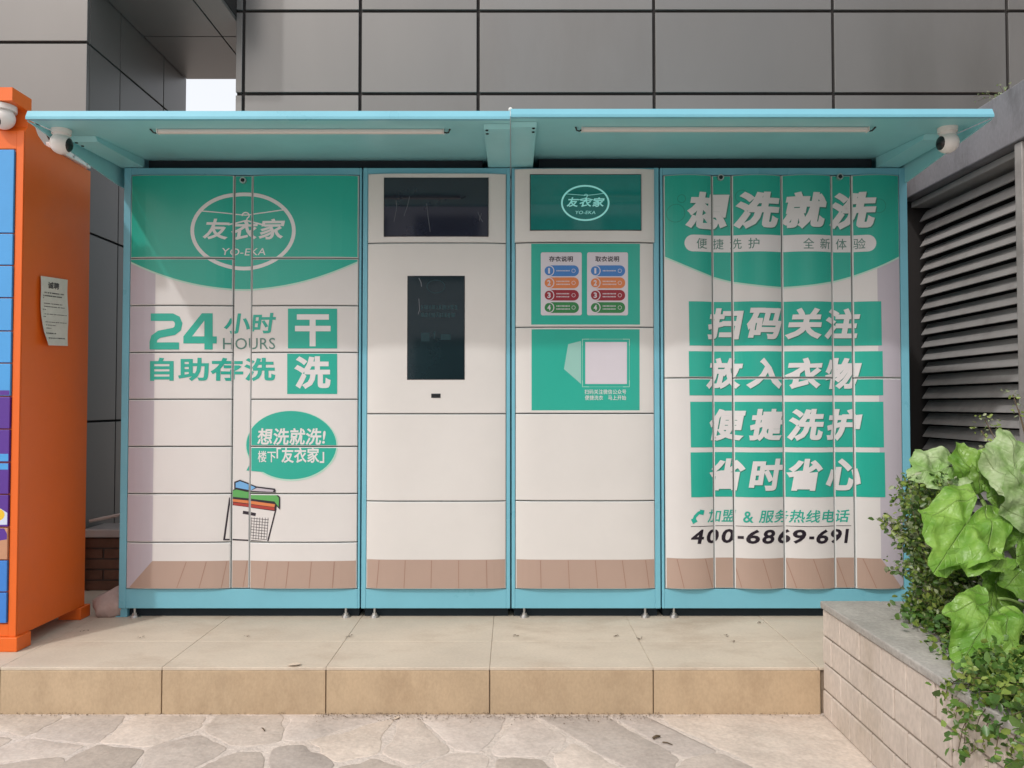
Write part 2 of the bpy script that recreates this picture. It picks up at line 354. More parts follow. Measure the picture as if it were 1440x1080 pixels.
def paving():
    rnd = random.Random(11)
    sites = []
    def gp(u, v):
        d = (CAM_Z-GZ)*1080/(v-568.3); return ((u-720)/1080*d, d-CAM_D)
    # two straight seams run diagonally through the paving: crazy stones, a dark band, pale slabs
    seams = []
    for (u0, v0), (u1, v1) in (((752, 1004), (884, 1080)), ((938, 1016), (1072, 1080))):
        a, b = gp(u0, v0), gp(u1, v1); dx, dy = b[0]-a[0], b[1]-a[1]; L = math.hypot(dx, dy)
        n = (-dy/L, dx/L); n = n if n[0] > 0 else (-n[0], -n[1]); seams.append((n, n[0]*a[0]+n[1]*a[1]))
    def zone(x, y): return sum(1 for n, d in seams if n[0]*x+n[1]*y > d)
    for u, v, t in ((-20, 1034, .95), (25, 1016, .92), (60, 1050, .98), (110, 1024, .88), (215, 1024, 1.0), (145, 1068, .70), (262, 1056, .84), (360, 1020, .86),
                    (335, 1078, .76), (425, 1066, .72), (490, 1044, 1.02), (590, 1046, .92), (452, 1012, .95), (660, 1030, .98), (735, 1040, 1.06),
                    (735, 1082, .76), (520, 1084, .74), (40, 1078, .85), (820, 1066, 1.08), (640, 1076, .97)):
        x, y = gp(u, v); sites.append((x, y, t))
    for i in range(1400):
        x = rnd.uniform(-5, 5); y = rnd.uniform(-6.5, -0.67); z = zone(x, y)
        if y > -1.17 and z == 0 and x > -2.0: continue
        gap = (.19, .17, .33)[z]
        if all((x-a)**2+(y-b)**2 > gap**2 for a, b, _ in sites): sites.append((x, y, rnd.uniform(.78, 1.05) if z == 0 else rnd.uniform(.74, .86) if z == 1 else rnd.uniform(.93, 1.0)))
    vs, fs, cols = [], [], []
    for i, (x, y, t) in enumerate(sites):
        poly = [(x-.5, y-.5), (x+.5, y-.5), (x+.5, y+.5), (x-.5, y+.5)]
        poly = clip_half(poly, (0, 1), -0.672); zi = zone(x, y)
        for k, (n, d) in enumerate(seams):
            poly = clip_half(poly, n, d-.011) if zi <= k else clip_half(poly, (-n[0], -n[1]), -d-.011)
        for j, (a, b, _) in enumerate(sites):
            if j == i or (a-x)**2+(b-y)**2 > 1.2 or zone(a, b) != zi: continue
            L = math.hypot(a-x, b-y); n = ((a-x)/L, (b-y)/L)
            poly = clip_half(poly, n, n[0]*(a+x)/2+n[1]*(b+y)/2-(rnd.uniform(.003, .014) if zi == 0 else rnd.uniform(.0015, .004)))
            if len(poly) < 3: break
        if len(poly) < 3: continue
        # round and roughen the outline
        pts = []
        for k in range(len(poly)):
            a, b = poly[k], poly[(k+1) % len(poly)]; L = math.hypot(b[0]-a[0], b[1]-a[1]); n = max(1, int(L/.02))
            for q in range(n):
                s = q/n; pts.append([a[0]+(b[0]-a[0])*s, a[1]+(b[1]-a[1])*s])
        for it in range(2):
            pts = [[(pts[k-1][c]+2*pts[k][c]+pts[(k+1) % len(pts)][c])/4 for c in (0, 1)] for k in range(len(pts))]
        for p_ in pts:
            w = noise.noise(Vector((p_[0]*28, p_[1]*28, 3)))*.011+noise.noise(Vector((p_[0]*9, p_[1]*9, 8)))*.022
            dx, dy = p_[0]-x, p_[1]-y; L = math.hypot(dx, dy)+1e-6; p_[0] += dx/L*w; p_[1] += dy/L*w
        n = len(pts); b0 = len(vs); k_ = rnd.uniform(-.02, .02); tint = (t*(1+k_), t*(1+k_*.4), t*(.99-k_))
        for (sc, z) in ((1, -.001), (.985, .0012), (.95, .0022)):
            for a, b in pts:
                vs.append((x+(a-x)*sc, y+(b-y)*sc, GZ+z)); cols.append((*tint, 1))
        vs.append((x, y, GZ+.0024)); cols.append((*tint, 1))
        for r_ in range(2):
            for k in range(n): fs.append((b0+r_*n+k, b0+r_*n+(k+1) % n, b0+(r_+1)*n+(k+1) % n, b0+(r_+1)*n+k))
        for k in range(n): fs.append((b0+2*n+k, b0+2*n+(k+1) % n, b0+3*n))
    m = MB(); m.add(vs, fs, M['stone'], True); o = m.build('stone_paving')
    ca = o.data.color_attributes.new('stone', 'FLOAT_COLOR', 'POINT')
    for i, c in enumerate(cols): ca.data[i].color = c
    tag(o, kind='structure')
paving()

# raised pavement the lockers stand on
PX = [-4.32, -3.71, -3.10, -2.496, -1.888, -1.291, -0.686, -0.082, 0.521, 1.13]
p = MB()
p.box(-4.34, 2.248, -0.650, 0.86, GZ-.1, -0.0035, M['grout'])
rows = [(-0.66, -0.35, 0), (-0.348, 0.25, 0.0), (0.252, 0.86, 0)]
for i in range(len(PX)-1):
    j = random.uniform(-.0015, .0015)
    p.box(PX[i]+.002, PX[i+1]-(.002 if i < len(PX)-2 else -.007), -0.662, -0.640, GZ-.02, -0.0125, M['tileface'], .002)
    for (a, b, sh) in rows:
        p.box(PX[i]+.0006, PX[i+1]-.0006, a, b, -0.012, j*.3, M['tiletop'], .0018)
for (a, b, sh) in rows:
    p.box(1.132, 1.69, a, b, -0.012, 0, M['tiletop'], .0025); p.box(1.694, 2.249, a, b, -0.012, 0, M['tiletop'], .0025)
tag(p.build('raised_pavement'), kind='structure')

# crumbs of dirt along the kerb foot
def crumbs():
    rnd = random.Random(3); m = MB()
    for i in range(5200):
        x = rnd.uniform(-2.3, 1.15)
        dens = .35+.65*max(0, noise.noise(Vector((x*2.0, 7.1, 0)))+.25)
        if -.72 < x < .55: dens += .5
        else: dens *= .35
        if rnd.random() > dens: continue
        y = -0.664-abs(rnd.gauss(0, .020))*(1.6 if -.72 < x < .55 else .8); s = rnd.uniform(.001, .0042)
        c = Vector((x, y, GZ+.004+s*.4))
        vs = [c+Vector((rnd.uniform(-1, 1), rnd.uniform(-1, 1), rnd.uniform(-.2, .9)))*s for _ in range(4)]
        m.add(vs, [(0, 1, 2), (0, 2, 3), (0, 3, 1), (1, 3, 2)], M['dirtbits'])
    for (u, v) in ((122, 885), (203, 894), (351, 893), (491, 893), (725, 892), (865, 892), (898, 896), (1018, 892), (1027, 900), (1066, 874)):
        d = CAM_Z/((v-568)/1080.0); cx, cy = (u-720)/1080*d, d-CAM_D
        for k in range(9):
            c = Vector((cx+rnd.gauss(0, .008), cy+rnd.gauss(0, .008), .003)); s = rnd.uniform(.003, .007)
            vs = [c+Vector((rnd.uniform(-1, 1), rnd.uniform(-1, 1), rnd.uniform(-.2, .6)))*s for _ in range(4)]
            m.add(vs, [(0, 1, 2), (0, 2, 3), (0, 3, 1), (1, 3, 2)], M['dirtbits'])
    o = m.build('dirt_crumbs'); tag(o, 'scattered dirt crumbs along the foot of the beige kerb and on its tiles', 'dirt', kind='stuff')
crumbs()
def litter():
    def g_(u, v, z0):
        a = math.atan((v-540)/1080.0)-R(PITCH); d = (CAM_Z-z0)/math.tan(a); return (u-720)/1080*d, d-CAM_D
    for k, (u, v, z0, L, rot, lab) in enumerate(((417, 936, 0.001, .05, .25, 'pale dry leaf lying on the front edge of the kerb'), (560, 1011, GZ, .03, 1.0, 'small dry leaf in the dirt at the foot of the kerb'))):
        x, y = g_(u, v, z0); m = MB(); vs = []
        for i in range(7):
            t = i/6; w = .30*L*math.sin(math.pi*min(1, t*.95+.03)); c = (L*(t-.5), 0, .003+.002*math.sin(3*t))
            for q in (-1, 0, 1): vs.append((x+math.cos(rot)*c[0]-math.sin(rot)*q*w, y+math.sin(rot)*c[0]+math.cos(rot)*q*w, z0+c[2]+.0015*abs(q)))
        m.add(vs, [(3*i+j, 3*i+j+1, 3*i+j+4, 3*i+j+3) for i in range(6) for j in (0, 1)], M['dryleaf'], True)
        tag(m.build('fallen_leaf', recalc=False), lab, 'leaf')
    for k, (u, v, L, rot, r_, lab) in enumerate(((921, 1040, .03, .5, .0045, 'short thick dark twig lying on the dark paving band'), (936, 1048, .035, -.6, .002, 'thin dark twig end lying beside the thicker twig on the paving'),
                                             (374, 1028, .03, 2.2, .002, 'tiny dark twig on the pale stones left of the middle'))):
        x, y = g_(u, v, GZ); m = MB(); dx, dy = math.cos(rot)*L/2, math.sin(rot)*L/2
        m.tube([(x-dx, y-dy, GZ+.004+r_), (x, y+.002, GZ+.006+r_), (x+dx, y+dy, GZ+.004+r_)], [r_, r_*1.1, r_*.7], M['twig'], 7)
        tag(m.build('twig'), lab, 'twig')
litter()

# ------------------------------------------------------------------ buildings
def main_wall():
    root = empty('building_wall', (0.6, 0.88, 0), 'grey panel clad building wall behind the turquoise lockers', 'building')
    xs = [-1.60, -1.556, -0.880, -0.196, 0.823, 1.861, 2.872, 3.9, 4.9]
    zs = [0.0, 0.341, 0.826, 1.311, 1.796, 2.281, 2.766, 3.251, 3.736, 4.221, 4.706]
    m = MB()
    for i in range(len(xs)-1):
        for j in range(len(zs)-1):
            if xs[i] > 1.8 and zs[j] < 2.2: continue          # panels left off here, the dark backing stands in for shade
            m.box(xs[i]+(.009 if i else 0), xs[i+1]-.009, 0.88+random.uniform(-.001, .001), 0.905, zs[j]+.009, zs[j+1]-.009, M[random.choice(('panel', 'panel2', 'panel3'))], .002)
    m.build('cladding', root)
    w = MB(); w.box(-1.598, 4.9, 0.897, 1.70, GZ, 4.71, M['joint']); w.build('wall', root)
main_wall()

def pier():
    root = empty('building_pier', (-3.2, 0.48, 0), 'grey clad corner pier with a dark passage wall and soffit behind the orange locker', 'building')
    zs = [0, 0.877, 1.877, 2.877, 3.877, 4.7]
    m = MB()
    for x0, x1 in ((-4.6, -3.45), (-3.45, -2.24)):
        for j in range(5): m.box(x0+.006, x1-(.006 if x1 < -3 else 0), 0.48, 0.505, zs[j]+.008, zs[j+1]-.008, M['panel'], .002)
    m.build('cladding', root)
    w = MB(); w.box(-4.6, -2.262, 0.50, 1.71, GZ, 4.7, M['joint']); w.build('wall', root)
    s = MB()
    ys = [0.507, 0.824, 1.368, 1.71]
    for i in range(3):
        for j in range(5): s.box(-2.27, -2.24, ys[i]+.004, ys[i+1]-.004, zs[j]+.006, zs[j+1]-.006, M['panelshade'], .002)
    s.build('passage_wall', root)
    f = MB()
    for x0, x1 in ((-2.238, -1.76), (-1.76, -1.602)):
        for y0, y1 in ((0.49, 1.085), (1.085, 1.70)): f.box(x0+.004, x1-.004, y0+.004, y1-.004, 3.20, 3.23, M['panelshade'], .002)
    f.box(-2.238, -1.602, 0.492, 1.69, 3.222, 4.7, M['joint'])
    f.build('soffit', root)
pier()

def low_wall():
    root = empty('brick_wall', (-1.9, 0.5, 0), 'low brown brick wall with a pale coping between the orange and turquoise lockers', 'wall')
    m = MB(); m.box(-2.235, -1.605, 0.512, 0.70, -.01, 0.275, M['brickjoint'])
    for r_ in range(5):
        off = .11*(r_ % 2)
        for k in range(-1, 4):
            x0 = max(-2.235, -2.235+k*.22+off); x1 = min(-1.605, x0+.21 if x0 > -2.23 else -2.235+k*.22+off+.21)
            if x1-x0 > .02: m.box(x0, x1, 0.505, 0.56, .002+r_*.055, .002+r_*.055+.047, M['brick'], .002)
    m.build('wall', root)
    c = MB(); c.box(-2.236, -1.604, 0.485, 0.71, 0.278, 0.318, M['coping'], .004); c.build('coping', root)
    h = MB(); h.tube([(-2.2, .50, .36), (-1.6, .47, .49)], .009, M['coping']); 
    o = h.build('pipe'); tag(o, 'thin grey pipe leaning above the low brick wall in the gap', 'pipe')
    l = MB(); bm = bmesh.new(); bmesh.ops.create_icosphere(bm, subdivisions=3, radius=1)
    for v in bm.verts:
        n = noise.noise(v.co*1.7+Vector((4, 1, 2)))*.25
        q = v.co*(1+n); v.co = Vector((-1.845+q.x*.085, .075+q.y*.10, max(-.002, .035+q.z*.085)))
    l.bm(bm, M['lump'], True); o = l.build('cement_lump'); tag(o, 'pinkish lump of cement on the tiles beside the left locker foot', 'rubble')
low_wall()

def louvers():
    root = empty('louvered_wall', (2.3, 0.2, 0), 'dark louvered vent wall under a weathered concrete beam at the right', 'wall')
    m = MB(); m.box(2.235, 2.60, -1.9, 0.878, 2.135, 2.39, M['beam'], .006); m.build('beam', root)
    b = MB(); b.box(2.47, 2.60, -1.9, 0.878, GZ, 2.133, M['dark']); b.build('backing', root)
    s = MB()
    z = 2.05
    while z > 0.0:
        # blade: tilted slab in the x-z plane running along y
        prof = [(2.352, z-.034), (2.344, z-.032), (2.384, z+.030), (2.392, z+.027)]
        for (y0, y1) in ((-1.88, -0.165), (-0.105, 0.874)):
            vs = [(x, y0, zz) for x, zz in prof]+[(x, y1, zz) for x, zz in prof]
            s.add(vs, [(0, 1, 2, 3), (7, 6, 5, 4), (0, 4, 5, 1), (1, 5, 6, 2), (2, 6, 7, 3), (3, 7, 4, 0)], M['louver'])
        z -= .0725
    s.build('louver_blades', root)
    t = MB()
    t.box(2.248, 2.45, -0.16, -0.11, GZ, 2.132, M['louver'], .004)
    t.box(2.300, 2.45, -1.9, 0.876, 2.098, 2.131, M['louver'], .003)
    t.build('frame', root)
louvers()

# ------------------------------------------------------------------ printed graphics
class Print:
    def __init__(s): s.items = []                 # (tris, material, layer)
    def poly(s, pts, m, lay):
        t = tessellate_polygon([[Vector((a, b, 0)) for a, b in pts]])
        s.items.append(([[pts[i] for i in tri] for tri in t], m, lay))
    def rect(s, x0, y0, x1, y1, m, lay): s.poly([(x0, y0), (x1, y0), (x1, y1), (x0, y1)], m, lay)
    def ellipse(s, cx, cy, rx, ry, m, lay, n=56): s.poly([(cx+rx*math.cos(2*math.pi*i/n), cy+ry*math.sin(2*math.pi*i/n)) for i in range(n)], m, lay)
    def ring(s, cx, cy, rx, ry, w, m, lay, n=64):
        tr = []
        for i in range(n):
            a, b = 2*math.pi*i/n, 2*math.pi*(i+1)/n
            o = [(cx+rx*math.cos(t), cy+ry*math.sin(t)) for t in (a, b)]; q = [(cx+(rx-w)*math.cos(t), cy+(ry-w)*math.sin(t)) for t in (a, b)]
            tr += [[o[0], o[1], q[1]], [o[0], q[1], q[0]]]
        s.items.append((tr, m, lay))
    def rrect(s, x0, y0, x1, y1, r, m, lay, n=6):
        pts = []
        for cx, cy, a0 in ((x1-r, y0+r, -90), (x1-r, y1-r, 0), (x0+r, y1-r, 90), (x0+r, y0+r, 180)):
            for i in range(n+1): a = R(a0+90*i/n); pts.append((cx+r*math.cos(a), cy+r*math.sin(a)))
        s.poly(pts, m, lay)
    def line(s, pts, w, m, lay):
        tr = []
        L, Rr = [], []
        for i, p in enumerate(pts):
            a = pts[max(i-1, 0)]; b = pts[min(i+1, len(pts)-1)]; d = math.hypot(b[0]-a[0], b[1]-a[1]) or 1
            nx, ny = -(b[1]-a[1])/d*w/2, (b[0]-a[0])/d*w/2
            L.append((p[0]+nx, p[1]+ny)); Rr.append((p[0]-nx, p[1]-ny))
        for i in range(len(pts)-1): tr += [[L[i], L[i+1], Rr[i+1]], [L[i], Rr[i+1], Rr[i]]]
        s.items.append((tr, m, lay))
    def text(s, body, x0, y0, x1, y1, m, lay, bold=0.0, shear=0.0, shift=(0, 0)):
        v, tris = text_tris(body, bold, shear)
        ax, bx = min(a for a, b in v), max(a for a, b in v); ay, by = min(b for a, b in v), max(b for a, b in v)
        f = [(x0+(a-ax)/(bx-ax)*(x1-x0)+shift[0], y1-(b-ay)/(by-ay)*(y1-y0)+shift[1]) for a, b in v]
        s.items.append(([[f[i] for i in t] for t in tris], m, lay))
_tc = {}
def embolden(vs, tris, w):
    """grow the glyph outline by w: one quad outside every boundary edge, mitred at the corners"""
    key = {}; idx = []
    for v in vs: idx.append(key.setdefault((round(v[0], 5), round(v[1], 5)), len(key)))
    pts = list(key.keys()); tr = []
    for t in tris:
        q = tuple(idx[i] for i in t)
        if len(set(q)) < 3: continue
        a, b, c = (pts[i] for i in q)
        if (b[0]-a[0])*(c[1]-a[1])-(b[1]-a[1])*(c[0]-a[0]) < 0: q = (q[0], q[2], q[1])
        tr.append(q)
    cnt = {}
    for q in tr:
        for i in range(3):
            e = (q[i], q[(i+1) % 3]); cnt[frozenset(e)] = cnt.get(frozenset(e), 0)+1
    edges = [(q[i], q[(i+1) % 3]) for q in tr for i in range(3) if cnt[frozenset((q[i], q[(i+1) % 3]))] == 1]
    nrm = {}; acc = {}
    for a, b in edges:
        dx, dy = pts[b][0]-pts[a][0], pts[b][1]-pts[a][1]; L = math.hypot(dx, dy) or 1; n = (dy/L, -dx/L); nrm[(a, b)] = n
        for k in (a, b): acc.setdefault(k, []).append(n)
    off = {}
    for k, ns in acc.items():
        sx, sy = sum(n[0] for n in ns), sum(n[1] for n in ns); L = math.hypot(sx, sy)
        if L < 1e-4: off[k] = (0, 0); continue
        sx, sy = sx/L, sy/L; c = max(.45, min(n[0]*sx+n[1]*sy for n in ns)); off[k] = (sx*w/c, sy*w/c)
    out = list(pts); nt = list(tr)
    for a, b in edges:
        i = len(out); out += [(pts[a][0]+off[a][0], pts[a][1]+off[a][1]), (pts[b][0]+off[b][0], pts[b][1]+off[b][1])]
        nt += [(a, i, i+1), (a, i+1, b)]
    return out, nt
def text_tris(body, bold, shear):
    k = (body, bold, shear)
    if k in _tc: return _tc[k]
    c = bpy.data.curves.new('lettering', 'FONT'); c.body = body; c.size = 1; c.shear = shear; c.resolution_u = 3
    c.space_character = 1.04 if bold else 1.0
    o = bpy.data.objects.new('lettering', c); COL.objects.link(o); bpy.context.view_layer.update()
    me = bpy.data.meshes.new_from_object(o.evaluated_get(bpy.context.evaluated_depsgraph_get()))
    me.calc_loop_triangles()
    r = ([(v.co.x, v.co.y) for v in me.vertices], [tuple(t.vertices) for t in me.loop_triangles])
    if bold: r = embolden(r[0], r[1], bold*1.15)
    bpy.data.objects.remove(o); bpy.data.curves.remove(c); bpy.data.meshes.remove(me)
    _tc[k] = r
    return r

def clip_axis(poly, ax, lim, keep_low):
    n = [0, 0]; n[ax] = 1 if keep_low else -1
    return clip_half(poly, n, lim if keep_low else -lim)

PLANE = -0.028                                    # the sheet is laid out on the plane of the door faces
def door(name, parent, x0, x1, z0, z1, base, prt=None, bulge=0.018, power=2.0, t=0.016, n=12, edge='edge', ch=0.0035):
    """a sheet-metal door, slightly pillowed, its print clipped to it"""
    m = MB(); xc, hw = (x0+x1)/2, (x1-x0)/2-ch
    def fy(x): return -t-bulge*max(0.0, 1-abs((x-xc)/hw)**power)
    xs = [x0+ch+(x1-x0-2*ch)*(0.5-0.5*math.cos(math.pi*i/n)*(1 if power > 2.5 else 1)) for i in range(n+1)] if power > 2.5 else \
         [x0+ch+(x1-x0-2*ch)*i/n for i in range(n+1)]
    za, zb = z0+ch, z1-ch
    vs = []
    for x in xs: vs += [(x, fy(x), za), (x, fy(x), zb)]
    m.add(vs, [(2*i, 2*i+2, 2*i+3, 2*i+1) for i in range(n)], base, True)
    # rim and returns
    e = M[edge]; rim, back = [], []
    for x in xs: 
        X = x0 if x == xs[0] else x1 if x == xs[-1] else x
        rim.append((X, fy(x)+ch*.8, z0)); back.append((X, -0.001, z0))
    for x in reversed(xs):
        X = x0 if x == xs[0] else x1 if x == xs[-1] else x
        rim.append((X, fy(x)+ch*.8, z1)); back.append((X, -0.001, z1))
    front = [(x, fy(x), za) for x in xs]+[(x, fy(x), zb) for x in reversed(xs)]
    k = len(front)
    m.add(front+rim+back, [(i, (i+1) % k, k+(i+1) % k, k+i) for i in range(k)]+[(k+i, k+(i+1) % k, 2*k+(i+1) % k, 2*k+i) for i in range(k)], e)
    if prt:
        inset = 0.0003
        for tris, mm, lay in prt.world:
            off = 0.00040*lay
            for ti, tri in enumerate(tris):
                dj = off+0.000012*((ti*7) % 13)
                if max(q[0] for q in tri) <= xs[0] or min(q[0] for q in tri) >= xs[-1] or max(q[1] for q in tri) <= za or min(q[1] for q in tri) >= zb: continue
                pl = clip_axis(clip_axis(list(tri), 1, za+inset, False), 1, zb-inset, True) if (min(q[1] for q in tri) < za or max(q[1] for q in tri) > zb) else list(tri)
                if len(pl) < 3: continue
                lo, hi = min(q[0] for q in pl), max(q[0] for q in pl)
                for i in range(n):
                    if hi <= xs[i] or lo >= xs[i+1]: continue
                    c = pl
                    if lo < xs[i]: c = clip_axis(c, 0, xs[i], False)
                    if hi > xs[i+1] and len(c) > 2: c = clip_axis(c, 0, xs[i+1], True)
                    if len(c) < 3: continue
                    s_ = (c[0][0], c[0][1])
                    m.add([(a, fy(a)-dj, b) for a, b in c], [list(range(len(c)))], mm, True)
    o = m.build(name, parent, recalc=False)
    bm = bmesh.new(); bm.from_mesh(o.data)
    for f in bm.faces:
        f.normal_update()
        if f.normal.y > 0.2: f.normal_flip()
    bm.to_mesh(o.data); bm.free()
    return o

def finish(prt):
    prt.world = [([[(lambda w: (w.x, w.z))(P(a, b, PLANE)) for a, b in t] for t in tris], m, lay) for tris, m, lay in prt.items]
    return prt
def wx(u): return P(u, 540, PLANE).x
def wz(v): return P(720, v, PLANE).z

CAB_TOP, CAB_BOT = P(720, 237, 0).z, P(720, 855, 0).z
def cabinet(u0, u1, label):
    x0, x1 = P(u0, 540, 0).x, P(u1, 540, 0).x
    root = empty('locker_cabinet', ((x0+x1)/2, 0.25, 0), label, 'locker', 'turquoise laundry locker cabinets')
    b = MB(); b.box(x0+.001, x1-.001, 0.012, 0.80, CAB_BOT, CAB_TOP-.001, M['teal'], .003); b.build('body', root)
    k = MB(); k.box(x0+.012, x1-.012, 0.026, 0.78, 0.0005, CAB_BOT-.001, M['navy']); k.build('gap_shade', root)  # near-black box under the body stands in for the shaded gap
    return root, x0, x1
def frame(root, x0, x1, dx0, dx1, dz0, dz1):
    f = MB(); y0, y1 = -0.012, 0.011
    f.box(x0+.0015, dx0, y0, y1, CAB_BOT+.0005, CAB_TOP, M['teal'], .003)
    f.box(dx1, x1-.0015, y0, y1, CAB_BOT+.0005, CAB_TOP, M['teal'], .003)
    f.box(dx0, dx1, y0+.001, y1, dz1, CAB_TOP-.0006, M['teal'], .002)
    f.box(dx0, dx1, y0+.001, y1, CAB_BOT+.001, dz0, M['teal'], .002)
    f.box(dx0-.001, dx1+.001, 0.002, 0.010, dz0-.001, dz1+.001, M['gap'])
    f.build('frame', root)
def foot(root, x, y=0.004):
    m = MB()
    m.cyl((x, y, 0.0), (x, y, 0.011), .019, .017, M['steel'], 16); m.cyl((x, y, .011), (x, y, .020), .011, .011, M['steel'], 6, False)
    m.cyl((x, y, .02), (x, y, CAB_BOT+.004), .0055, .0055, M['steel'], 10)
    m.build('levelling_foot', root)
def lock(root, u, v):
    c = P(u, v, PLANE); m = MB()
    m.cyl((c.x, -.012, c.z), (c.x, -.026, c.z), .0145, .0145, M['steel'], 20); m.cyl((c.x, -.026, c.z), (c.x, -.0275, c.z), .009, .009, M['black'], 14)
    m.build('lock', root)

def logo(p, cx, cy, s, ringc, glyphc, lay):
    p.ring(cx, cy, 74*s, 55*s, 5.2*s, ringc, lay)
    p.line([(cx-63*s, cy-28*s), (cx-30*s, cy-25.5*s), (cx+2*s, cy-23*s), (cx+32*s, cy-26*s), (cx+62*s, cy-30*s)], 1.5*s, ringc, lay)
    hook = [(cx+2*s+5*s*math.cos(R(a)), cy-22.5*s+4.2*s*math.sin(R(a))) for a in range(-190, 61, 25)]
    hook += [(cx+3*s, cy-15*s)]
    p.line(hook, 1.8*s, glyphc, lay+1)
    p.line([(cx-22*s, cy-9*s), (cx+3*s, cy-15.5*s), (cx+26*s, cy-9*s)], 2.2*s, glyphc, lay)
    p.text('友', cx-57*s, cy-17*s, cx-20*s, cy+12*s, glyphc, lay, .022, .18)
    p.text('衣', cx-18*s, cy-15*s, cx+20*s, cy+12*s, glyphc, lay+1, .022, .12)
    p.text('家', cx+21*s, cy-17*s, cx+59*s, cy+12*s, glyphc, lay, .022, .18)
    p.text('YO-EKA', cx-30*s, cy+24*s, cx+31*s, cy+34*s, glyphc, lay, .004, .15)

def room_floor(p, pts, vy0, vy1, lines):
    p.poly(pts, M['floorprint'], 1)
    for a, b in lines: p.line([(a, vy0), (b, vy1)], 0.9, M['boardline'], 2)

# ---- left cabinet, small doors either side of a printed post
def cabinet_a():
    root, x0, x1 = cabinet(172, 508.5, 'wide turquoise locker with many small doors, printed 24 hours and a speech bubble')
    tag(root)
    q = Print()
    q.poly([(170, 360), (219, 360), (214, 789), (172, 836)], M['lavender'], 1)
    room_floor(q, [(214, 789), (512, 789), (512, 836), (172, 836)], 790, 834,
               [(a, b) for a, b in ((262, 246), (290, 278), (318, 309), (346, 339), (376, 370), (406, 401), (438, 434), (470, 467))])
    # green head with a sagging lower edge
    arc = lambda d: [(172+ (512-172)*i/40, 362+d+44*(1-((i-20)/20.0)**2)) for i in range(41)]
    q.poly([(170, 230), (514, 230)]+arc(2.4)[::-1], M['mint'], 3)
    q.poly([(170, 230), (514, 230)]+arc(0)[::-1], M['green'], 4)
    logo(q, 342, 324.5, 1.0, M['glyph'], M['glyph'], 5)
    G = M['green']
    # numerals drawn as heavy square strokes
    q.line([(212, 446), (243, 446), (249, 449), (251.5, 455), (250, 462), (245, 466), (224, 470), (217, 475), (215.5, 481), (215.5, 491)], 10.5, G, 3)
    q.rect(211, 481.5, 252, 491.5, G, 4)
    q.poly([(284, 440.5), (299, 440.5), (299, 473), (304.5, 473), (304.5, 483), (299, 483), (299, 491.5), (287.5, 491.5), (287.5, 483), (258, 483), (258, 473)], G, 3)
    q.poly([(287.5, 451), (287.5, 473), (270.5, 473)], M['white'], 5)
    q.text('小时', 314, 440, 388, 469, G, 3, .022, .12)
    q.text('HOURS', 313, 475, 387, 491, M['hours'], 3, .002)
    q.text('自助存洗', 211, 503, 387, 536, G, 3, .024)
    q.rect(405, 434, 474, 490, G, 3); q.rect(404, 497, 474, 554, G, 3)
    q.text('干', 415, 442, 465, 487, M['glyph'], 5, .035); q.text('洗', 414, 501, 465, 547, M['glyph'], 5, .032)
    q.ellipse(409.4, 627, 65.5, 49.5, M['mint'], 3); q.ellipse(409, 626, 64, 48, G, 4)
    q.poly([(352, 648), (372, 664), (345, 662)], G, 4)
    q.text('想洗就洗!', 361, 602, 458, 626, M['glyph'], 5, .02, .1)
    q.text('楼下', 362, 634, 388, 650, M['glyph'], 5, .012); q.text('「友衣家」', 389, 629, 456, 651, M['glyph'], 5, .02)
    # laundry basket
    K = M['ink']
    q.poly([(321, 700), (389, 716), (377, 763), (313, 760)], K, 3); q.poly([(323, 703), (386.5, 718), (375.5, 761), (316, 758)], M['white'], 4)
    for i in range(8): q.line([(352, 729+4*i), (378-i*.5, 731+4*i)], .7, K, 5)
    for i in range(7): q.line([(353+4*i, 728), (351+4*i, 759)], .7, K, 5)
    q.line([(340, 721), (359, 724)], 4.5, K, 5)
    q.poly([(324, 700), (390, 708), (388, 719), (325, 711)], K, 5); q.poly([(325, 701), (387, 709), (386, 713), (326, 706)], M['porange'], 6)
    q.poly([(326, 707), (386, 713.5), (386, 717.5), (327, 711)], M['cloth_red'], 6)
    q.poly([(324, 690), (340, 684), (385, 690), (394, 699), (394, 717), (386, 708), (324, 702)], K, 7)
    q.poly([(325, 691), (340, 685.5), (384, 691.5), (392.5, 700), (392, 713), (386, 705), (325, 699)], M['cloth_green'], 8)
    q.poly([(328, 678), (336, 675), (360, 684), (387, 687), (388, 693), (345, 692), (328, 688)], K, 9)
    q.poly([(330, 679.5), (336, 677), (359, 685.5), (352, 690), (330, 686)], M['cloth_blue'], 10)
    q.poly([(361, 686), (385, 689), (384, 691.5), (352, 690.5)], M['lavender'], 10)
    finish(q)
    ux = [179, 325.5, 351.5, 502.5]; vy = [245, 363, 429.5, 495.5, 561.5, 628, 694.5, 763, 829]
    X = [wx(u) for u in ux]; Z = [wz(v) for v in vy]; gp = .0022
    frame(root, x0, x1, X[0]-gp, X[3]+gp, Z[-1]-gp, Z[0]+gp)
    for i in range(8):
        door('door', root, X[0]+gp*.5, X[1]-gp, Z[i+1]+gp, Z[i]-gp, M['white'], q, .012, 4.0)
        door('door', root, X[2]+gp, X[3]-gp*.5, Z[i+1]+gp, Z[i]-gp, M['white'], q, .012, 4.0)
    door('center_post', root, X[1]+gp, X[2]-gp, Z[-1]+gp, Z[0]-gp, M['white'], q, 0.0, 2.0, .012, 2)
    lock(root, 341, 253); foot(root, P(488, 540).x); foot(root, P(193, 540).x)
    m = MB(); fx = x0
    m.box(fx+.002, fx+.034, .004, .05, 0, CAB_BOT-.001, M['teal'], .002); m.box(fx-.055, fx+.002, .004, .05, 0, .005, M['teal'], .001)
    m.cyl((fx-.03, .025, .005), (fx-.03, .025, .018), .009, .009, M['steel'], 6, False); m.build('anchor_foot', root)
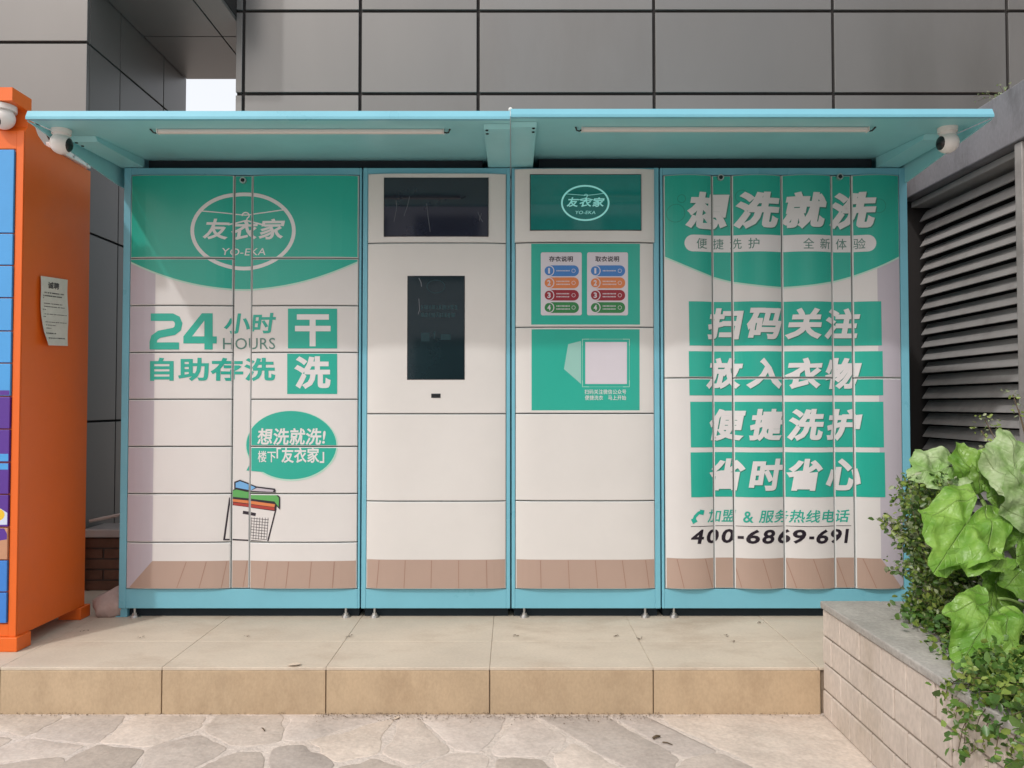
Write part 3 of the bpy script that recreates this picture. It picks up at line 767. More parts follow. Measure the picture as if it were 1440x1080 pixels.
cabinet_a()

def wide_panel(root, x0, x1, v0, v1, prt=None):
    gp = .0022
    return door('panel', root, x0+gp, x1-gp, wz(v1)+gp, wz(v0)-gp, M['cream'], prt, .014, 6.0, .016, 16)

def cabinet_b():
    root, x0, x1 = cabinet(509.5, 718, 'narrow turquoise locker with an unlit landscape display and a portrait touch screen')
    q = Print()
    room_floor(q, [(505, 787), (722, 787), (722, 836), (505, 836)], 788, 832, [(533, 529), (570, 568), (607, 606), (645, 645), (684, 685)])
    finish(q)
    a, b = wx(515), wx(712)
    frame(root, x0, x1, a, b, wz(829)-.002, wz(243))
    for v0, v1 in ((243, 341.5), (341.5, 582), (582, 705), (705, 829)): wide_panel(root, a, b, v0, v1, q)
    m = MB(); s0, s1 = P(540, 250, PLANE), P(687, 333, PLANE)
    m.box(s0.x, s1.x, -.0318, -.02, s1.z, s0.z, M['black'], .001); m.box(s0.x+.004, s1.x-.004, -.0328, -.0315, s1.z+.004, s0.z-.004, M['screen'])
    pr = Print()
    for l_ in ([(557, 282), (558, 292), (554, 312)], [(576, 276), (573, 290), (568, 304)], [(600, 286), (602, 305), (605, 326)], [(672, 298), (675, 306), (679, 312)], [(677, 300), (674, 310)]): pr.line(l_, .5, M['glint'], 1)
    for t in [t for it in pr.items for t in it[0]]: m.add([(k.x, -.0331, k.z) for k in (P(c, d, -.033) for c, d in t)], [(0, 1, 2)], M['glint'])
    m.build('display_screen', root)
    m = MB(); s0, s1 = P(573, 388, PLANE), P(653.5, 534, PLANE)
    m.box(s0.x, s1.x, -.0318, -.02, s1.z, s0.z, M['black'], .001); m.box(s0.x+.003, s1.x-.003, -.0328, -.0315, s1.z+.003, s0.z-.003, M['touch'])
    pr = Print(); pr.ring(613, 403, 13, 9.5, 1, M['ghost'], 1); rnd = random.Random(8)
    for yy, h_ in ((429, 6), (440, 6)):
        xx = 592
        while xx < 640: w_ = rnd.uniform(2, 6); pr.rect(xx, yy, xx+w_, yy+h_, M['ghost'], 1); xx += w_+1.4
    pr.rect(592, 468, 604, 480, M['ghost'], 1); pr.rect(610, 466, 612, 476, M['ghost'], 1); pr.rect(620, 470, 634, 478, M['ghost'], 1)
    pr.line([(589, 391), (592, 397), (593, 403)], 1.2, M['glint'], 1); pr.line([(589, 420), (590, 436), (588, 442)], .8, M['glint'], 1)
    for it in pr.items:
        for t in it[0]: m.add([(k.x, -.0331, k.z) for k in (P(c, d, -.033) for c, d in t)], [(0, 1, 2)], it[1])
    m.build('touch_screen', root)
    m = MB(); s0, s1 = P(606.5, 553.5, PLANE), P(619.5, 559.5, PLANE)
    m.box(s0.x, s1.x, -.0325, -.02, s1.z, s0.z, M['gap'], .001); m.box(s0.x+.004, s1.x-.004, -.0335, -.0324, s1.z+.006, s0.z-.006, M['black']); m.build('scanner_slot', root)
    foot(root, P(528, 540).x)
cabinet_b()

def cabinet_c():
    root, x0, x1 = cabinet(719, 927.5, 'narrow turquoise locker with a lit green display and two instruction cards')
    q = Print()
    room_floor(q, [(715, 787), (932, 787), (932, 836), (715, 836)], 788, 832, [(760, 761), (799, 801), (837, 841), (875, 881), (908, 914)])
    G = M['green']
    q.rect(747, 342.8, 900, 456.5, G, 1); q.rect(747.5, 463, 899.5, 577, G, 1)
    cols = ('pblue', 'porange', 'pred', 'pgreen'); ys = ((373.3, 388.6), (390.2, 405.6), (407.8, 422.8), (425, 440.2))
    for cx0, head in ((760.5, '存衣说明'), (825.5, '取衣说明')):
        q.rrect(cx0, 355, cx0+57.5, 443.5, 2.5, M['card'], 2)
        q.text(head, cx0+11.5, 360.3, cx0+45, 368.3, M['ink'], 3, .02)
        for k in range(4):
            a, b = ys[k]; q.rrect(cx0+5, a, cx0+53.5, b, 7.3, M[cols[k]], 3)
            cy = (a+b)/2; q.ring(cx0+11.5, cy, 7.4, 7.6, 1.2, M['card'], 4, 28)
            q.text(str(k+1), cx0+(9.2 if k else 10.2), cy-3.9, cx0+(13.8 if k else 12.9), cy+3.9, M['card'], 4, .03)
            rnd = random.Random(k+int(cx0))
            for r_ in range(1 if k == 0 else 2):
                yy = cy+(r_-.5*(0 if k == 0 else 1))*4.2; xx = cx0+22
                while xx < cx0+40: w = rnd.uniform(.9, 1.5); q.rect(xx, yy-.8, xx+w, yy+.8, M['card'], 4); xx += w+.7
            q.ring(cx0+46, cy, 2.8, 2.8, .6, M['card'], 4, 16)
    q.rect(823, 481, 881.5, 540, M['card'], 3)
    q.poly([(799, 484), (817, 479.5), (817, 540), (793, 519)], M['cone'], 2)
    for (a, b) in ((819, 477), (885, 477), (819, 544), (885, 544)):
        dx = 9 if a < 850 else -9; dy = 9 if b < 500 else -9
        q.line([(a, b+dy), (a, b), (a+dx, b)], .9, M['mint'], 2)
    q.line([(819, 477), (885, 477), (885, 544), (819, 544), (819, 477)], .5, M['mint'], 2)
    q.text('扫码关注微信公众号', 822, 547.6, 880.5, 554.4, M['glyph'], 2, .008)
    q.text('便捷洗衣', 822.5, 556, 848, 562.6, M['glyph'], 2, .008); q.text('马上开始', 855, 556, 880.5, 562.6, M['glyph'], 2, .008)
    finish(q)
    a, b = wx(724.5), wx(921)
    frame(root, x0, x1, a, b, wz(829)-.002, wz(240))
    gp = .0022
    door('panel', root, a-.002, b+.002, wz(341)+gp, wz(237.5), M['cream'], None, .014, 6.0, .024, 16)
    for v0, v1 in ((341, 460), (460, 581.5), (581.5, 704.5), (704.5, 829)): wide_panel(root, a, b, v0, v1, q)
    m = MB(); s0, s1 = P(745, 246, PLANE), P(901.5, 325, PLANE)
    m.box(s0.x, s1.x, -.0398, -.02, s1.z, s0.z, M['black'], .001); m.box(s0.x+.003, s1.x-.003, -.0408, -.0395, s1.z+.003, s0.z-.003, M['screengreen'])
    l = Print(); logo(l, 823, 285.5, .46, M['screenmint'], M['screenmint'], 1)
    for tris, mm, lay in l.items:
        for t in tris:
            w = [P(c, d, PLANE-.012) for c, d in t]; m.add([(k.x, -.0409-.0003*lay, k.z) for k in w], [(0, 1, 2)], mm)
    m.build('display_screen', root)
    foot(root, P(737, 540).x); foot(root, P(906, 540).x)
cabinet_c()

def cabinet_d():
    root, x0, x1 = cabinet(928.5, 1278, 'wide turquoise locker with tall narrow doors and green slogan bars at the right end')
    q = Print(); G = M['green']
    q.poly([(1232, 340), (1290, 340), (1290, 836), (1276, 836), (1238, 785)], M['lavender'], 1)
    room_floor(q, [(925, 785), (1238, 785), (1277, 836), (925, 836)], 786, 832, [(952, 963), (992, 1004), (1032, 1045), (1072, 1086), (1106, 1122), (1143, 1160), (1178, 1195), (1214, 1234)])
    arc = lambda d: [(925+(1285-925)*i/40, 352+d+51*(1-((i-19.5)/20.0)**2)) for i in range(41)]
    q.poly([(920, 225), (1290, 225)]+arc(2.4)[::-1], M['mint'], 3); q.poly([(920, 225), (1290, 225)]+arc(0)[::-1], G, 4)
    for cx, cy, r_ in ((1043, 276, 9), (950, 300, 13), (958, 280, 6), (1235, 290, 10)): q.ring(cx, cy, r_, r_, .9, M['faint'], 5, 28)
    for ch_, a, b in (('想', 963, 1027), ('洗', 1032, 1097), ('就', 1099, 1163), ('洗', 1167, 1231)):
        q.text(ch_, a, 270, b, 322, M['glyphshade'], 5, .045, .16, (1.6, 1.6)); q.text(ch_, a, 270, b, 322, M['glyph'], 6, .04, .16)
    q.rrect(962, 330.5, 1231, 354, 11.7, M['glyph'], 5)
    for k, ch_ in enumerate('便捷洗护'): q.text(ch_, 979+24.2*k, 335, 994.5+24.2*k, 350, M['hours'], 6, .006)
    for k, ch_ in enumerate('全新体验'): q.text(ch_, 1128.5+24.2*k, 335, 1144+24.2*k, 350, M['hours'], 6, .006)
    for (a, b, c, d, t_, e, f, g_, h) in ((968, 424, 1238, 486, '扫码关注', 995, 433, 1210, 477), (968, 494, 1240, 556, '放入衣物', 993, 503, 1212, 547),
                                          (970, 565, 1241, 629, '便捷洗护', 998, 575, 1213, 620), (970.5, 636, 1243, 699, '省时省心', 998, 645, 1211, 690)):
        q.poly([(a, b), (c, b), (c+1, d), (a+1, d)], G, 3)
        w = (g_-e-12)/4.0
        for k, ch_ in enumerate(t_):
            xx = e+k*(w+4); q.text(ch_, xx, f, xx+w, h, M['glyphshade'], 4, .04, .16, (1.0, 1.2)); q.text(ch_, xx, f, xx+w, h, M['glyph'], 5, .036, .16)
    hs = [(988.5, 719), (982, 721), (977, 726), (974.5, 733)]
    q.line(hs, 4.2, G, 3); q.poly([(984, 716.5), (990.5, 717.5), (989, 724), (983.5, 723)], G, 4); q.poly([(971, 730), (977, 727.5), (980.5, 733), (974, 736.5)], G, 4)
    q.text('加盟', 995, 717, 1036, 735, G, 3, .012, .15); q.text('&', 1045, 719, 1059, 735, G, 3, .012); q.text('服务热线电话', 1066, 717, 1197, 735, G, 3, .012, .15)
    q.line([(971, 740), (1199, 740)], .7, M['ink'], 3)
    # wide hotline digits, one cell each
    cells = [('4', 971, 990), ('0', 994, 1012), ('0', 1016, 1034), ('-', 1038, 1046), ('6', 1049, 1068), ('8', 1071, 1090), ('6', 1094, 1112),
             ('9', 1115, 1133), ('-', 1137, 1144), ('6', 1147, 1165), ('9', 1169, 1186), ('l', 1190, 1195.5)]
    for ch_, a, b in cells:
        if ch_ == '-': q.rect(a, 754, b, 758, M['ink'], 3)
        elif ch_ == 'l': q.poly([(1191.5, 744.5), (1196, 744.5), (1193.5, 764.5), (1189, 764.5)], M['ink'], 3)
        else: q.text(ch_, a, 744.5, b, 764.5, M['ink'], 3, .022, .14)
    finish(q)
    ux = [935, 1004, 1032, 1102.5, 1173.5, 1202, 1270]; X = [wx(u) for u in ux]
    Zt, Zm, Zb = wz(245), wz(531.5), wz(829); gp = .0022
    frame(root, x0, x1, X[0]-gp, X[6]+gp, Zb-gp, Zt+gp)
    for i in (0, 2, 3, 5):
        for a, b in ((Zm, Zt), (Zb, Zm)): door('door', root, X[i]+gp, X[i+1]-gp, a+gp, b-gp, M['white'], q, .019, 2.2)
    for i in (1, 4): door('center_post', root, X[i]+gp, X[i+1]-gp, Zb+gp, Zt-gp, M['white'], q, 0.0, 2.0, .012, 2)
    lock(root, 1014, 249); lock(root, 1182, 248); foot(root, P(946, 540).x); foot(root, P(1262, 540).x)
cabinet_d()

# ------------------------------------------------------------------ canopies
def canopy(x0, x1, end, label, dz):
    root = empty('locker_canopy', ((x0+x1)/2, -.1, 2.05), label, 'canopy', 'turquoise canopies over the lockers')
    zr = lambda y: 2.043+dz+.094*(y+.67)
    m = MB()
    m.prism_x([(-.655, zr(-.655)), (.80, zr(.80)), (.80, zr(.80)+.028), (-.655, zr(-.655)+.024)], x0, x1, M['tealroof'])
    m.box(x0, x1, .78, .80, CAB_TOP+.002, zr(.78)-.001, M['tealroof'])
    m.build('roof', root)
    f = MB(); f.prism_x([(-.672, zr(-.67)-.002), (-.6552, zr(-.67)-.002), (-.6552, zr(-.67)+.033), (-.660, zr(-.67)+.033), (-.672, zr(-.67)+.008)], x0, x1, M['teal']); f.build('fascia', root)
    n_ = MB(); n_.box(x0+.13, x1-.13, .030, .045, CAB_TOP+.002, zr(.03)-.001, M['navy']); n_.build('canopy_shade', root)  # added near-black sheet, stands in for shade under the roof
    def arm(a, b, yf, zr0, z0):
        k = MB()
        k.prism_x([(yf, zr(yf)-.001), (-.002, zr(-.002)-.001), (-.002, z0), (yf+.02, zr0)], a, b, M['tealroof'])
        for xx in (a+.012,):
            for yy in (yf+.03, yf+.075): k.cyl((xx if end < 0 else b-.012, yy, zr0+(z0-zr0)*(yy-yf)/(-yf)+.004), (xx if end < 0 else b-.012, yy, zr0+(z0-zr0)*(yy-yf)/(-yf)-.004), .006, .006, M['black'], 8)
        k.build('bracket_arm', root)
    zc = CAB_TOP+.003
    if end < 0: arm(x1-.102, x1-.001, -.60, zr(-.6)-.014, zc); arm(x0+.02, x0+.125, -.42, zr(-.42)-.018, zc)
    else: arm(x0+.001, x0+.100, -.60, zr(-.6)-.014, zc); arm(x1-.125, x1-.02, -.42, zr(-.42)-.018, zc)
    e = MB(); xe = x0 if end < 0 else x1; s_ = -1 if end < 0 else 1
    e.prism_x([(-.655, zr(-.655)-.004), (.40, zr(.4)-.001), (.40, 1.985), (.0, 1.985)], min(xe+s_*.001, xe+s_*.007), max(xe+s_*.001, xe+s_*.007), M['tealroof'])
    e.build('end_gusset', root)
    t = MB(); a, b = (-1.395, -.272) if end < 0 else (.278, 1.402); y = -.516
    t.box(a, b, y-.012, y+.012, zr(y)-.016, zr(y)-.001, M['tube'], .004)
    t.box(a-.004, a, y-.013, y+.013, zr(y)-.017, zr(y)-.001, M['whiteplastic']); t.box(b, b+.004, y-.013, y+.013, zr(y)-.017, zr(y)-.001, M['whiteplastic'])
    o = t.build('light_tube', root)
    for q, s2 in ((a-.004, -1), (b+.004, 1)):
        w = MB(); w.tube([(q, y, zr(y)-.010), (q+s2*.008, y, zr(y)-.014), (q+s2*.018, y+.004, zr(y)-.010), (q+s2*.024, y-.012, zr(y-.01)-.001)], .0032, M['black'])
        w.build('lamp_wire', root)
XL, XM, XR = -1.822, -0.006, 1.806
canopy(XL, XM-.0012, -1, 'left half of the turquoise canopy, over the screen locker and small doors', -.004)
canopy(XM+.0012, XR, 1, 'right half of the turquoise canopy, over the slogan locker', .004)
m = MB(); m.cyl((XM, -.60, 2.074), (XM, -.60, 2.098), .004, .004, M['steel'], 8); m.ball((XM, -.60, 2.101), .008, M['whiteplastic'], 12, 8)
tag(m.build('bolt'), 'small pale bolt standing on the joint of the two canopies', 'bolt')

def sec_camera(x, y, z, label, look, top):
    root = empty('security_camera', (x, y, top), label, 'camera', 'white ball security cameras')
    m = MB(); m.cyl((x, y, top-.001), (x, y, top-.020), .037, .035, M['whiteplastic'], 24); m.cyl((x, y, top-.020), (x, y, z+.02), .030, .028, M['whiteplastic'], 20)
    m.build('mount', root)
    b = MB(); b.ball((x, y, z), .041, M['whiteplastic']); b.build('ball_housing', root)
    lens(root, (x, y, z), .0418, look, .70)
def lens(root, c, r, look, cosmin):
    q = Vector(look).normalized().to_track_quat('Z', 'Y'); vs, fs = [], []; amax = math.acos(cosmin); n, k = 32, 8
    for i in range(k+1):
        a = amax*i/k; rr = r if i < k else r-.004
        for j in range(n): t = 2*math.pi*j/n; vs.append(Vector(c)+q @ Vector((math.sin(a)*math.cos(t), math.sin(a)*math.sin(t), math.cos(a)))*rr)
    fs = [(i*n+j, i*n+(j+1) % n, (i+1)*n+(j+1) % n, (i+1)*n+j) for i in range(k) for j in range(n)]
    f = MB(); f.add(vs, fs, M['black'], True); f.build('lens_window', root)
sec_camera(-1.776, -.52, 1.995, 'white ball camera hanging under the left end of the canopy', (1, .06, -.16), 2.052)
sec_camera(1.717, -.52, 1.999, 'white ball camera hanging under the right end of the canopy', (-1, -.10, -.08), 2.060)

# ------------------------------------------------------------------ orange locker
def orange():
    XR_ = -1.915; X0 = -2.90
    root = empty('parcel_locker', (-2.4, -.28, 0), 'tall orange parcel locker with blue and purple doors at the left edge', 'locker')
    prof = [(-.527, .055), (-.05, .055), (-.05, 2.045), (-.40, 2.052), (-.445, 2.075), (-.475, 2.115), (-.49, 2.148), (-.49, 2.206), (-.61, 2.206), (-.61, 2.154), (-.515, 2.150), (-.512, 2.085), (-.527, 2.065)]
    m = MB(); m.prism_x(prof, X0, XR_, M['orange']); m.build('body', root)
    Yf = -.53
    zz = [P(0, v, Yf+.055).z for v in (211, 329, 374, 419.5, 466, 511, 557.5, 603.5, 650, 695, 741, 787, 832, 876)]
    f = MB(); fw = .030
    f.box(XR_-fw, XR_-.0005, Yf-.004, Yf+.0025, .056, 2.064, M['orange'], .0015)
    f.box(X0, XR_-fw, Yf-.0035, Yf+.0025, zz[0]+.004, 2.063, M['orange'], .001); f.box(X0, XR_-fw, Yf-.0035, Yf+.0025, .057, zz[-1]-.003, M['orange'], .001)
    f.build('frame', root)
    xr = XR_-fw-.004
    for i in range(13):
        z1, z0 = zz[i]-.002, zz[i+1]+.003
        c = 'oblue' if i < 6 else 'opurple' if i < 10 else 'oblue2' if i > 10 else 'obrown'
        for (a, b) in ((xr-.47, xr), (X0+.01, xr-.474)):
            m = MB(); m.box(a, b, Yf-.012, Yf-.0005, z0, z1, M[c], .0015)
            def strip(v0, v1, mm, o=.0004): m.box(a+.002, b-.002, Yf-.0120-o, Yf-.0121, max(z0+.002, P(0, v1, Yf+.055).z), min(z1-.002, P(0, v0, Yf+.055).z), M[mm])
            if i == 5: strip(549, 556, 'opurple')
            if i == 7: strip(638, 649, 'oblue')
            if i == 8: strip(651, 660, 'oblue')
            if i in (9, 10):
                pts = [(-30, 716), (0, 718), (12, 724), (26, 728), (60, 735), (60, 741), (-30, 741)] if i == 9 else [(-30, 741), (5, 741), (26, 754), (26, 762), (-30, 768)]
                if b == xr:
                    w = [P(u, v, Yf-.0123) for u, v in pts]; w = [Vector((min(max(q.x, a+.002), b-.002), q.y, min(max(q.z, z0+.002), z1-.002))) for q in w]
                    t = tessellate_polygon([w]); m.add([(q.x, Yf-.0124, q.z) for q in w], [list(k) for k in t], M['opale' if i == 9 else 'opurple'])
                    if i == 9:
                        cc = P(-4, 726, Yf); n = 24
                        m.add([(cc.x+.035*math.cos(2*math.pi*k/n), Yf-.0128, max(z0+.002, cc.z+.026*math.sin(2*math.pi*k/n))) for k in range(n)], [list(range(n))], M['oyellow'])
            m.build('door', root)
    # hood end plate line and feet
    for (y0, y1) in ((-.545, -.455), (-.10, -.02)):
        for (a, b) in ((XR_-.09, XR_+.012), (X0, X0+.10)):
            m = MB(); m.box(a, b, y0, y1, 0.0, .056 if y0 < -.3 else .054, M['orange'], .003); m.build('foot', root)
    # camera in the hood recess
    r2 = empty('security_camera', (-1.99, -.56, 2.15), 'white dome camera tucked under the orange locker hood', 'camera', 'white ball security cameras')
    d = MB(); d.cyl((-1.985, -.56, 2.151), (-1.985, -.56, 2.13), .05, .05, M['whiteplastic'], 24); d.build('mount', r2)
    d = MB(); d.ball((-1.985, -.56, 2.104), .045, M['whiteplastic']); d.build('ball_housing', r2)
    lens(r2, (-1.985, -.56, 2.104), .0458, (-.35, -1, -.55), .74)
    # pale cable trunking along the side
    c = MB(); c.box(XR_-.02, XR_+.012, -.36, -.07, 2.052, 2.078, M['whiteplastic'], .003)
    for k in range(3): c.cyl((XR_+.012, -.32+.11*k, 2.065), (XR_+.017, -.32+.11*k, 2.065), .006, .006, M['steel'], 10)
    c.tube([(XR_+.003, -.355, 2.07), (XR_+.02, -.42, 2.09), (XR_-.005, -.47, 2.13)], .004, M['black'])
    tag(c.build('cable_trunking'), 'pale cable trunking lying along the top edge of the orange locker', 'trunking')
    # paper notice, curling off at its edges
    n = MB(); Xp = XR_+.0015; nu, nv = 8, 16
    cs = [(52, 384), (92, 390), (94, 485), (57, 484)]
    def on_side(u, v):
        dd = 1080*abs(XR_)/(720-u); return dd-CAM_D, CAM_Z-(v-568.3)/1080*dd
    q4 = [on_side(*c_) for c_ in cs]
    def bil(s, t):
        a = [q4[0][k]*(1-s)+q4[1][k]*s for k in (0, 1)]; b = [q4[3][k]*(1-s)+q4[2][k]*s for k in (0, 1)]
        left = -.012*math.sin(math.pi*t)*(1-s)
        return (a[0]*(1-t)+b[0]*t+left, a[1]*(1-t)+b[1]*t)
    def lift(s, t): return .003+.010*(1-s)**3*(.3+t)+.012*max(0, t-.8)*5*(1-s)+.002*math.sin(9*t+3*s)
    vs = []
    for j in range(nv+1):
        for i in range(nu+1):
            y, z = bil(i/nu, j/nv); vs.append((Xp+lift(i/nu, j/nv), y, z))
    n.add(vs, [(j*(nu+1)+i, j*(nu+1)+i+1, (j+1)*(nu+1)+i+1, (j+1)*(nu+1)+i) for j in range(nv) for i in range(nu)], M['paper'], True)
    def pp(s, t): y, z = bil(s, t); return (Xp+lift(s, t)+.0012, y, z)
    tv, tt = text_tris('诚聘', .02, 0)
    ax, bx = min(a for a, b in tv), max(a for a, b in tv); ay, by = min(b for a, b in tv), max(b for a, b in tv)
    n.add([pp(.25+.42*(a-ax)/(bx-ax), .17-.10*(b-ay)/(by-ay)) for a, b in tv], tt, M['papertext'])
    rnd = random.Random(5)
    for k, (t, e) in enumerate(((.225, .86), (.27, .8), (.305, .12), (.385, .78), (.43, .86), (.475, .2), (.54, .9), (.58, .16), (.655, .9), (.70, .52), (.745, .3), (.815, .5), (.885, .88))):
        s = .08 if k in (1, 2, 5, 7, 11) else .13; h = .016 if k in (0, 1, 11, 12) else .010
        while s < e:
            w = rnd.uniform(.02, .05)
            n.add([pp(s, t), pp(s+w, t), pp(s+w, t+h), pp(s, t+h)], [(0, 1, 2, 3)], M['papertext']); s += w+rnd.choice((.010, .012, .03))
    tag(n.build('paper_notice', recalc=False), 'curling white paper notice stuck on the side of the orange locker', 'notice')
_before = set(bpy.data.objects)
orange()
for o in set(bpy.data.objects)-_before:                      # the orange locker stands a little further back
    if o.parent is None: o.location.y += 0.055; o.location.x -= 0.034

# ------------------------------------------------------------------ planter and plants
PXL, PYB, PZT = 1.14, -0.676, 0.246
def planter():
    root = empty('planter', (1.7, -1.6, GZ), 'low planter wall of pinkish cement blocks with a grey coping', 'planter')
    rnd = random.Random(4)
    m = MB(); m.box(PXL+.006, PXL+.15, -3.2, PYB-.006, GZ-.02, PZT-.026, M['mortar']); m.box(PXL+.15, 2.23, PYB-.16, PYB-.006, GZ-.02, PZT-.026, M['mortar'])
    n = 4; h = (PZT-.026-GZ)/n
    for r_ in range(n):
        z0 = GZ+r_*h+.004; z1 = GZ+(r_+1)*h-.003; y = PYB-(.0 if r_ % 2 else .075); 
        if r_ % 2 == 0: m.box(PXL, PXL+.05, y+.0025, PYB, z0, z1, M['block'], .004)
        while y > -3.1:
            j = rnd.uniform(-.001, .002); w = .15
            m.box(PXL+j, PXL+.05, y-w+.0025, y-.0025, z0, z1, M['block'], .004); y -= w
        x = PXL+.053
        while x < 2.2: m.box(x, min(2.22, x+.2), PYB-.05, PYB, z0, z1, M['block'], .004); x += .205
    m.build('wall', root)
    c = MB(); c.box(PXL-.006, PXL+.215, -3.2, PYB+.006, PZT-.026, PZT, M['cap'], .005); c.box(PXL+.2155, 2.23, PYB-.20, PYB+.006, PZT-.0265, PZT-.001, M['cap'], .005)
    c.build('coping', root)
    s = MB(); nx, ny = 20, 46; vs = []
    for j in range(ny+1):
        for i in range(nx+1):
            x = PXL+.16+(2.23-PXL-.16)*i/nx; y = -3.2+(PYB-.16+3.2)*j/ny
            vs.append((x, y, PZT-.035+noise.noise(Vector((x*9, y*9, 0)))*.012))
    s.add(vs, [(j*(nx+1)+i, j*(nx+1)+i+1, (j+1)*(nx+1)+i+1, (j+1)*(nx+1)+i) for j in range(ny) for i in range(nx)], M['soil'], True)
    s.build('soil', root)
planter()

def ray(u, v, d): return P(u, v, d-CAM_D)

def broad_leaf(m, base, tip, width, facing, droop=.25, fold=.12, seed=0, mt='broad', jag=1.0):
    base = Vector(base); tip = Vector(tip); ax = tip-base; L = ax.length; yv = ax.normalized()
    nv = Vector(facing); nv = (nv-yv*nv.dot(yv)).normalized(); xv = yv.cross(nv)
    rnd = random.Random(seed); rings, seg = 16, 76; vs, uvs = [], []
    ph = rnd.uniform(0, 6)
    def outline(a):                                    # a = 0 at the tip direction, pi at the petiole notch
        k = abs(a)/math.pi
        r_ = .52*(1+.055*jag*math.cos(5*a))*(1+.03*math.sin(9*a+ph)*jag+.015*math.sin(23*a+ph*2))
        r_ *= 1.12 if k < .1 else 1
        if k > .86: r_ *= 1-.75*((k-.86)/.14)**1.5
        return r_
    c0 = .46
    for i in range(rings+1):
        f = (i/rings)**.85
        for j in range(seg):
            a = -math.pi+2*math.pi*j/seg
            ra = outline(a)*f
            x = ra*math.sin(a)*width/L*1.0; y = c0+ra*math.cos(a)
            xr = ra*math.sin(a)
            z = -.03*math.exp(-((math.atan2(xr, y) % .64-.32)/.05)**2)*min(1, f*1.5)*0+fold*abs(xr)-droop*(y**2)*.5-.35*max(0, abs(xr)-.25)**1.3+.022*math.sin(9*y+ph)*f+.045*f*math.sin(6*a+ph)+.11*noise.noise(Vector((xr*3, y*3, seed+40)))+.045*noise.noise(Vector((xr*7, y*7, seed)))+.016*noise.noise(Vector((xr*17, y*17, seed+9)))
            vs.append(base+xv*(x*L)+yv*(y*L)+nv*(z*L)); uvs.append((xr, y))
    fs = [(i*seg+j, i*seg+(j+1) % seg, (i+1)*seg+(j+1) % seg, (i+1)*seg+j) for i in range(rings) for j in range(seg)]
    m.add(vs, fs, M[mt], True, uvs)

def broad_plant():
    root = empty('broadleaf_plant', (1.78, -1.1, PZT-.03), 'squash like plant with large bright green leaves rising from the planter', 'plant')
    px = 1/1080.0
    specs = [  # base(u,v,d) tip(u,v,d) width_px facing droop fold material
        ((1352, 655, 2.62), (1288, 664, 2.56), 74, (-.2, -1, .75), .25, .1, 'broadpale'),
        ((1380, 703, 2.50), (1330, 782, 2.30), 104, (-.35, -1, .45), .30, .16, 'broad'),
        ((1378, 700, 2.56), (1352, 624, 2.62), 62, (.1, -1, .3), .2, .3, 'broad'),
        ((1380, 703, 2.54), (1412, 648, 2.60), 66, (.2, -1, .55), .25, .15, 'broad'),
        ((1448, 706, 2.46), (1418, 606, 2.58), 96, (-.1, -1, .75), .2, .12, 'broadpale'),
        ((1466, 742, 2.40), (1430, 668, 2.40), 86, (-.1, -1, .5), .2, .12, 'broadpale'),
        ((1416, 782, 2.40), (1340, 782, 2.30), 60, (.05, -.55, 1), .35, .1, 'broad'),
        ((1416, 786, 2.40), (1462, 722, 2.40), 84, (.1, -1, .4), .2, .12, 'broad'),
        ((1416, 786, 2.40), (1392, 868, 2.28), 82, (.25, -1, .1), .25, .22, 'broad'),
        ((1404, 842, 2.24), (1366, 916, 2.08), 92, (-.1, -1, .65), .3, .12, 'broad'),
        ((1440, 800, 2.36), (1470, 850, 2.25), 90, (.1, -1, .7), .3, .12, 'broad'),
        ((1400, 690, 2.75), (1440, 640, 2.85), 90, (0, -1, .6), .3, .12, 'broad'),
    ]
    for i, (b, t, w, f, dr, fo, mt) in enumerate(specs):
        m = MB(); broad_leaf(m, ray(*b), ray(*t), w*px*b[2], f, dr, fo, i+3, mt); m.build('leaf', root, recalc=False)
    s = MB(); g0 = Vector((1.74, -1.12, PZT-.03))
    for (b, mid) in (((1380, 703, 2.52), (1402, 752, 2.46)), ((1352, 655, 2.62), (1392, 720, 2.58)), ((1448, 706, 2.46), (1428, 790, 2.44)), ((1416, 784, 2.40), (1424, 830, 2.42)),
                     ((1466, 742, 2.40), (1450, 820, 2.42)), ((1404, 842, 2.24), (1440, 838, 2.30)), ((1400, 690, 2.75), (1410, 770, 2.6))):
        a, c = ray(*b), ray(*mid); pts = []
        for k in range(9):
            t = k/8; pts.append(a*(1-t)**2+c*2*t*(1-t)+g0*t*t)
        s.tube(pts, [.0045+.003*k/8 for k in range(9)], M['stem'], 8)
    s.build('stem', root)
broad_plant()

def leaflets(m, c, n, spread, size, mats, rnd, up=.5):
    for i in range(n):
        q = Vector(c)+Vector((rnd.gauss(0, spread), rnd.gauss(0, spread), rnd.gauss(0, spread)))
        d = Vector((rnd.gauss(0, 1), rnd.gauss(-.3, 1), rnd.gauss(.1, .8))).normalized()
        nrm = Vector((rnd.gauss(0, .6), rnd.gauss(-.5, .6), rnd.gauss(up, .5))); x = d.cross(nrm)
        if x.length < 1e-3: continue
        x.normalize(); nn = x.cross(d); L = size*rnd.uniform(.6, 1.35); w = L*rnd.uniform(.24, .36)
        mt = rnd.choices(mats[0], mats[1])[0]
        vs = [q, q+d*L*.35+x*w+nn*L*.06, q+d*L*.75+x*w*.75+nn*L*.03, q+d*L-nn*L*.1, q+d*L*.75-x*w*.75+nn*L*.03, q+d*L*.35-x*w+nn*L*.06, q+d*L*.5-nn*L*.04]
        m.add(vs, [(0, 1, 6), (1, 2, 6), (2, 3, 6), (3, 4, 6), (4, 5, 6), (5, 0, 6)], M[mt], True)

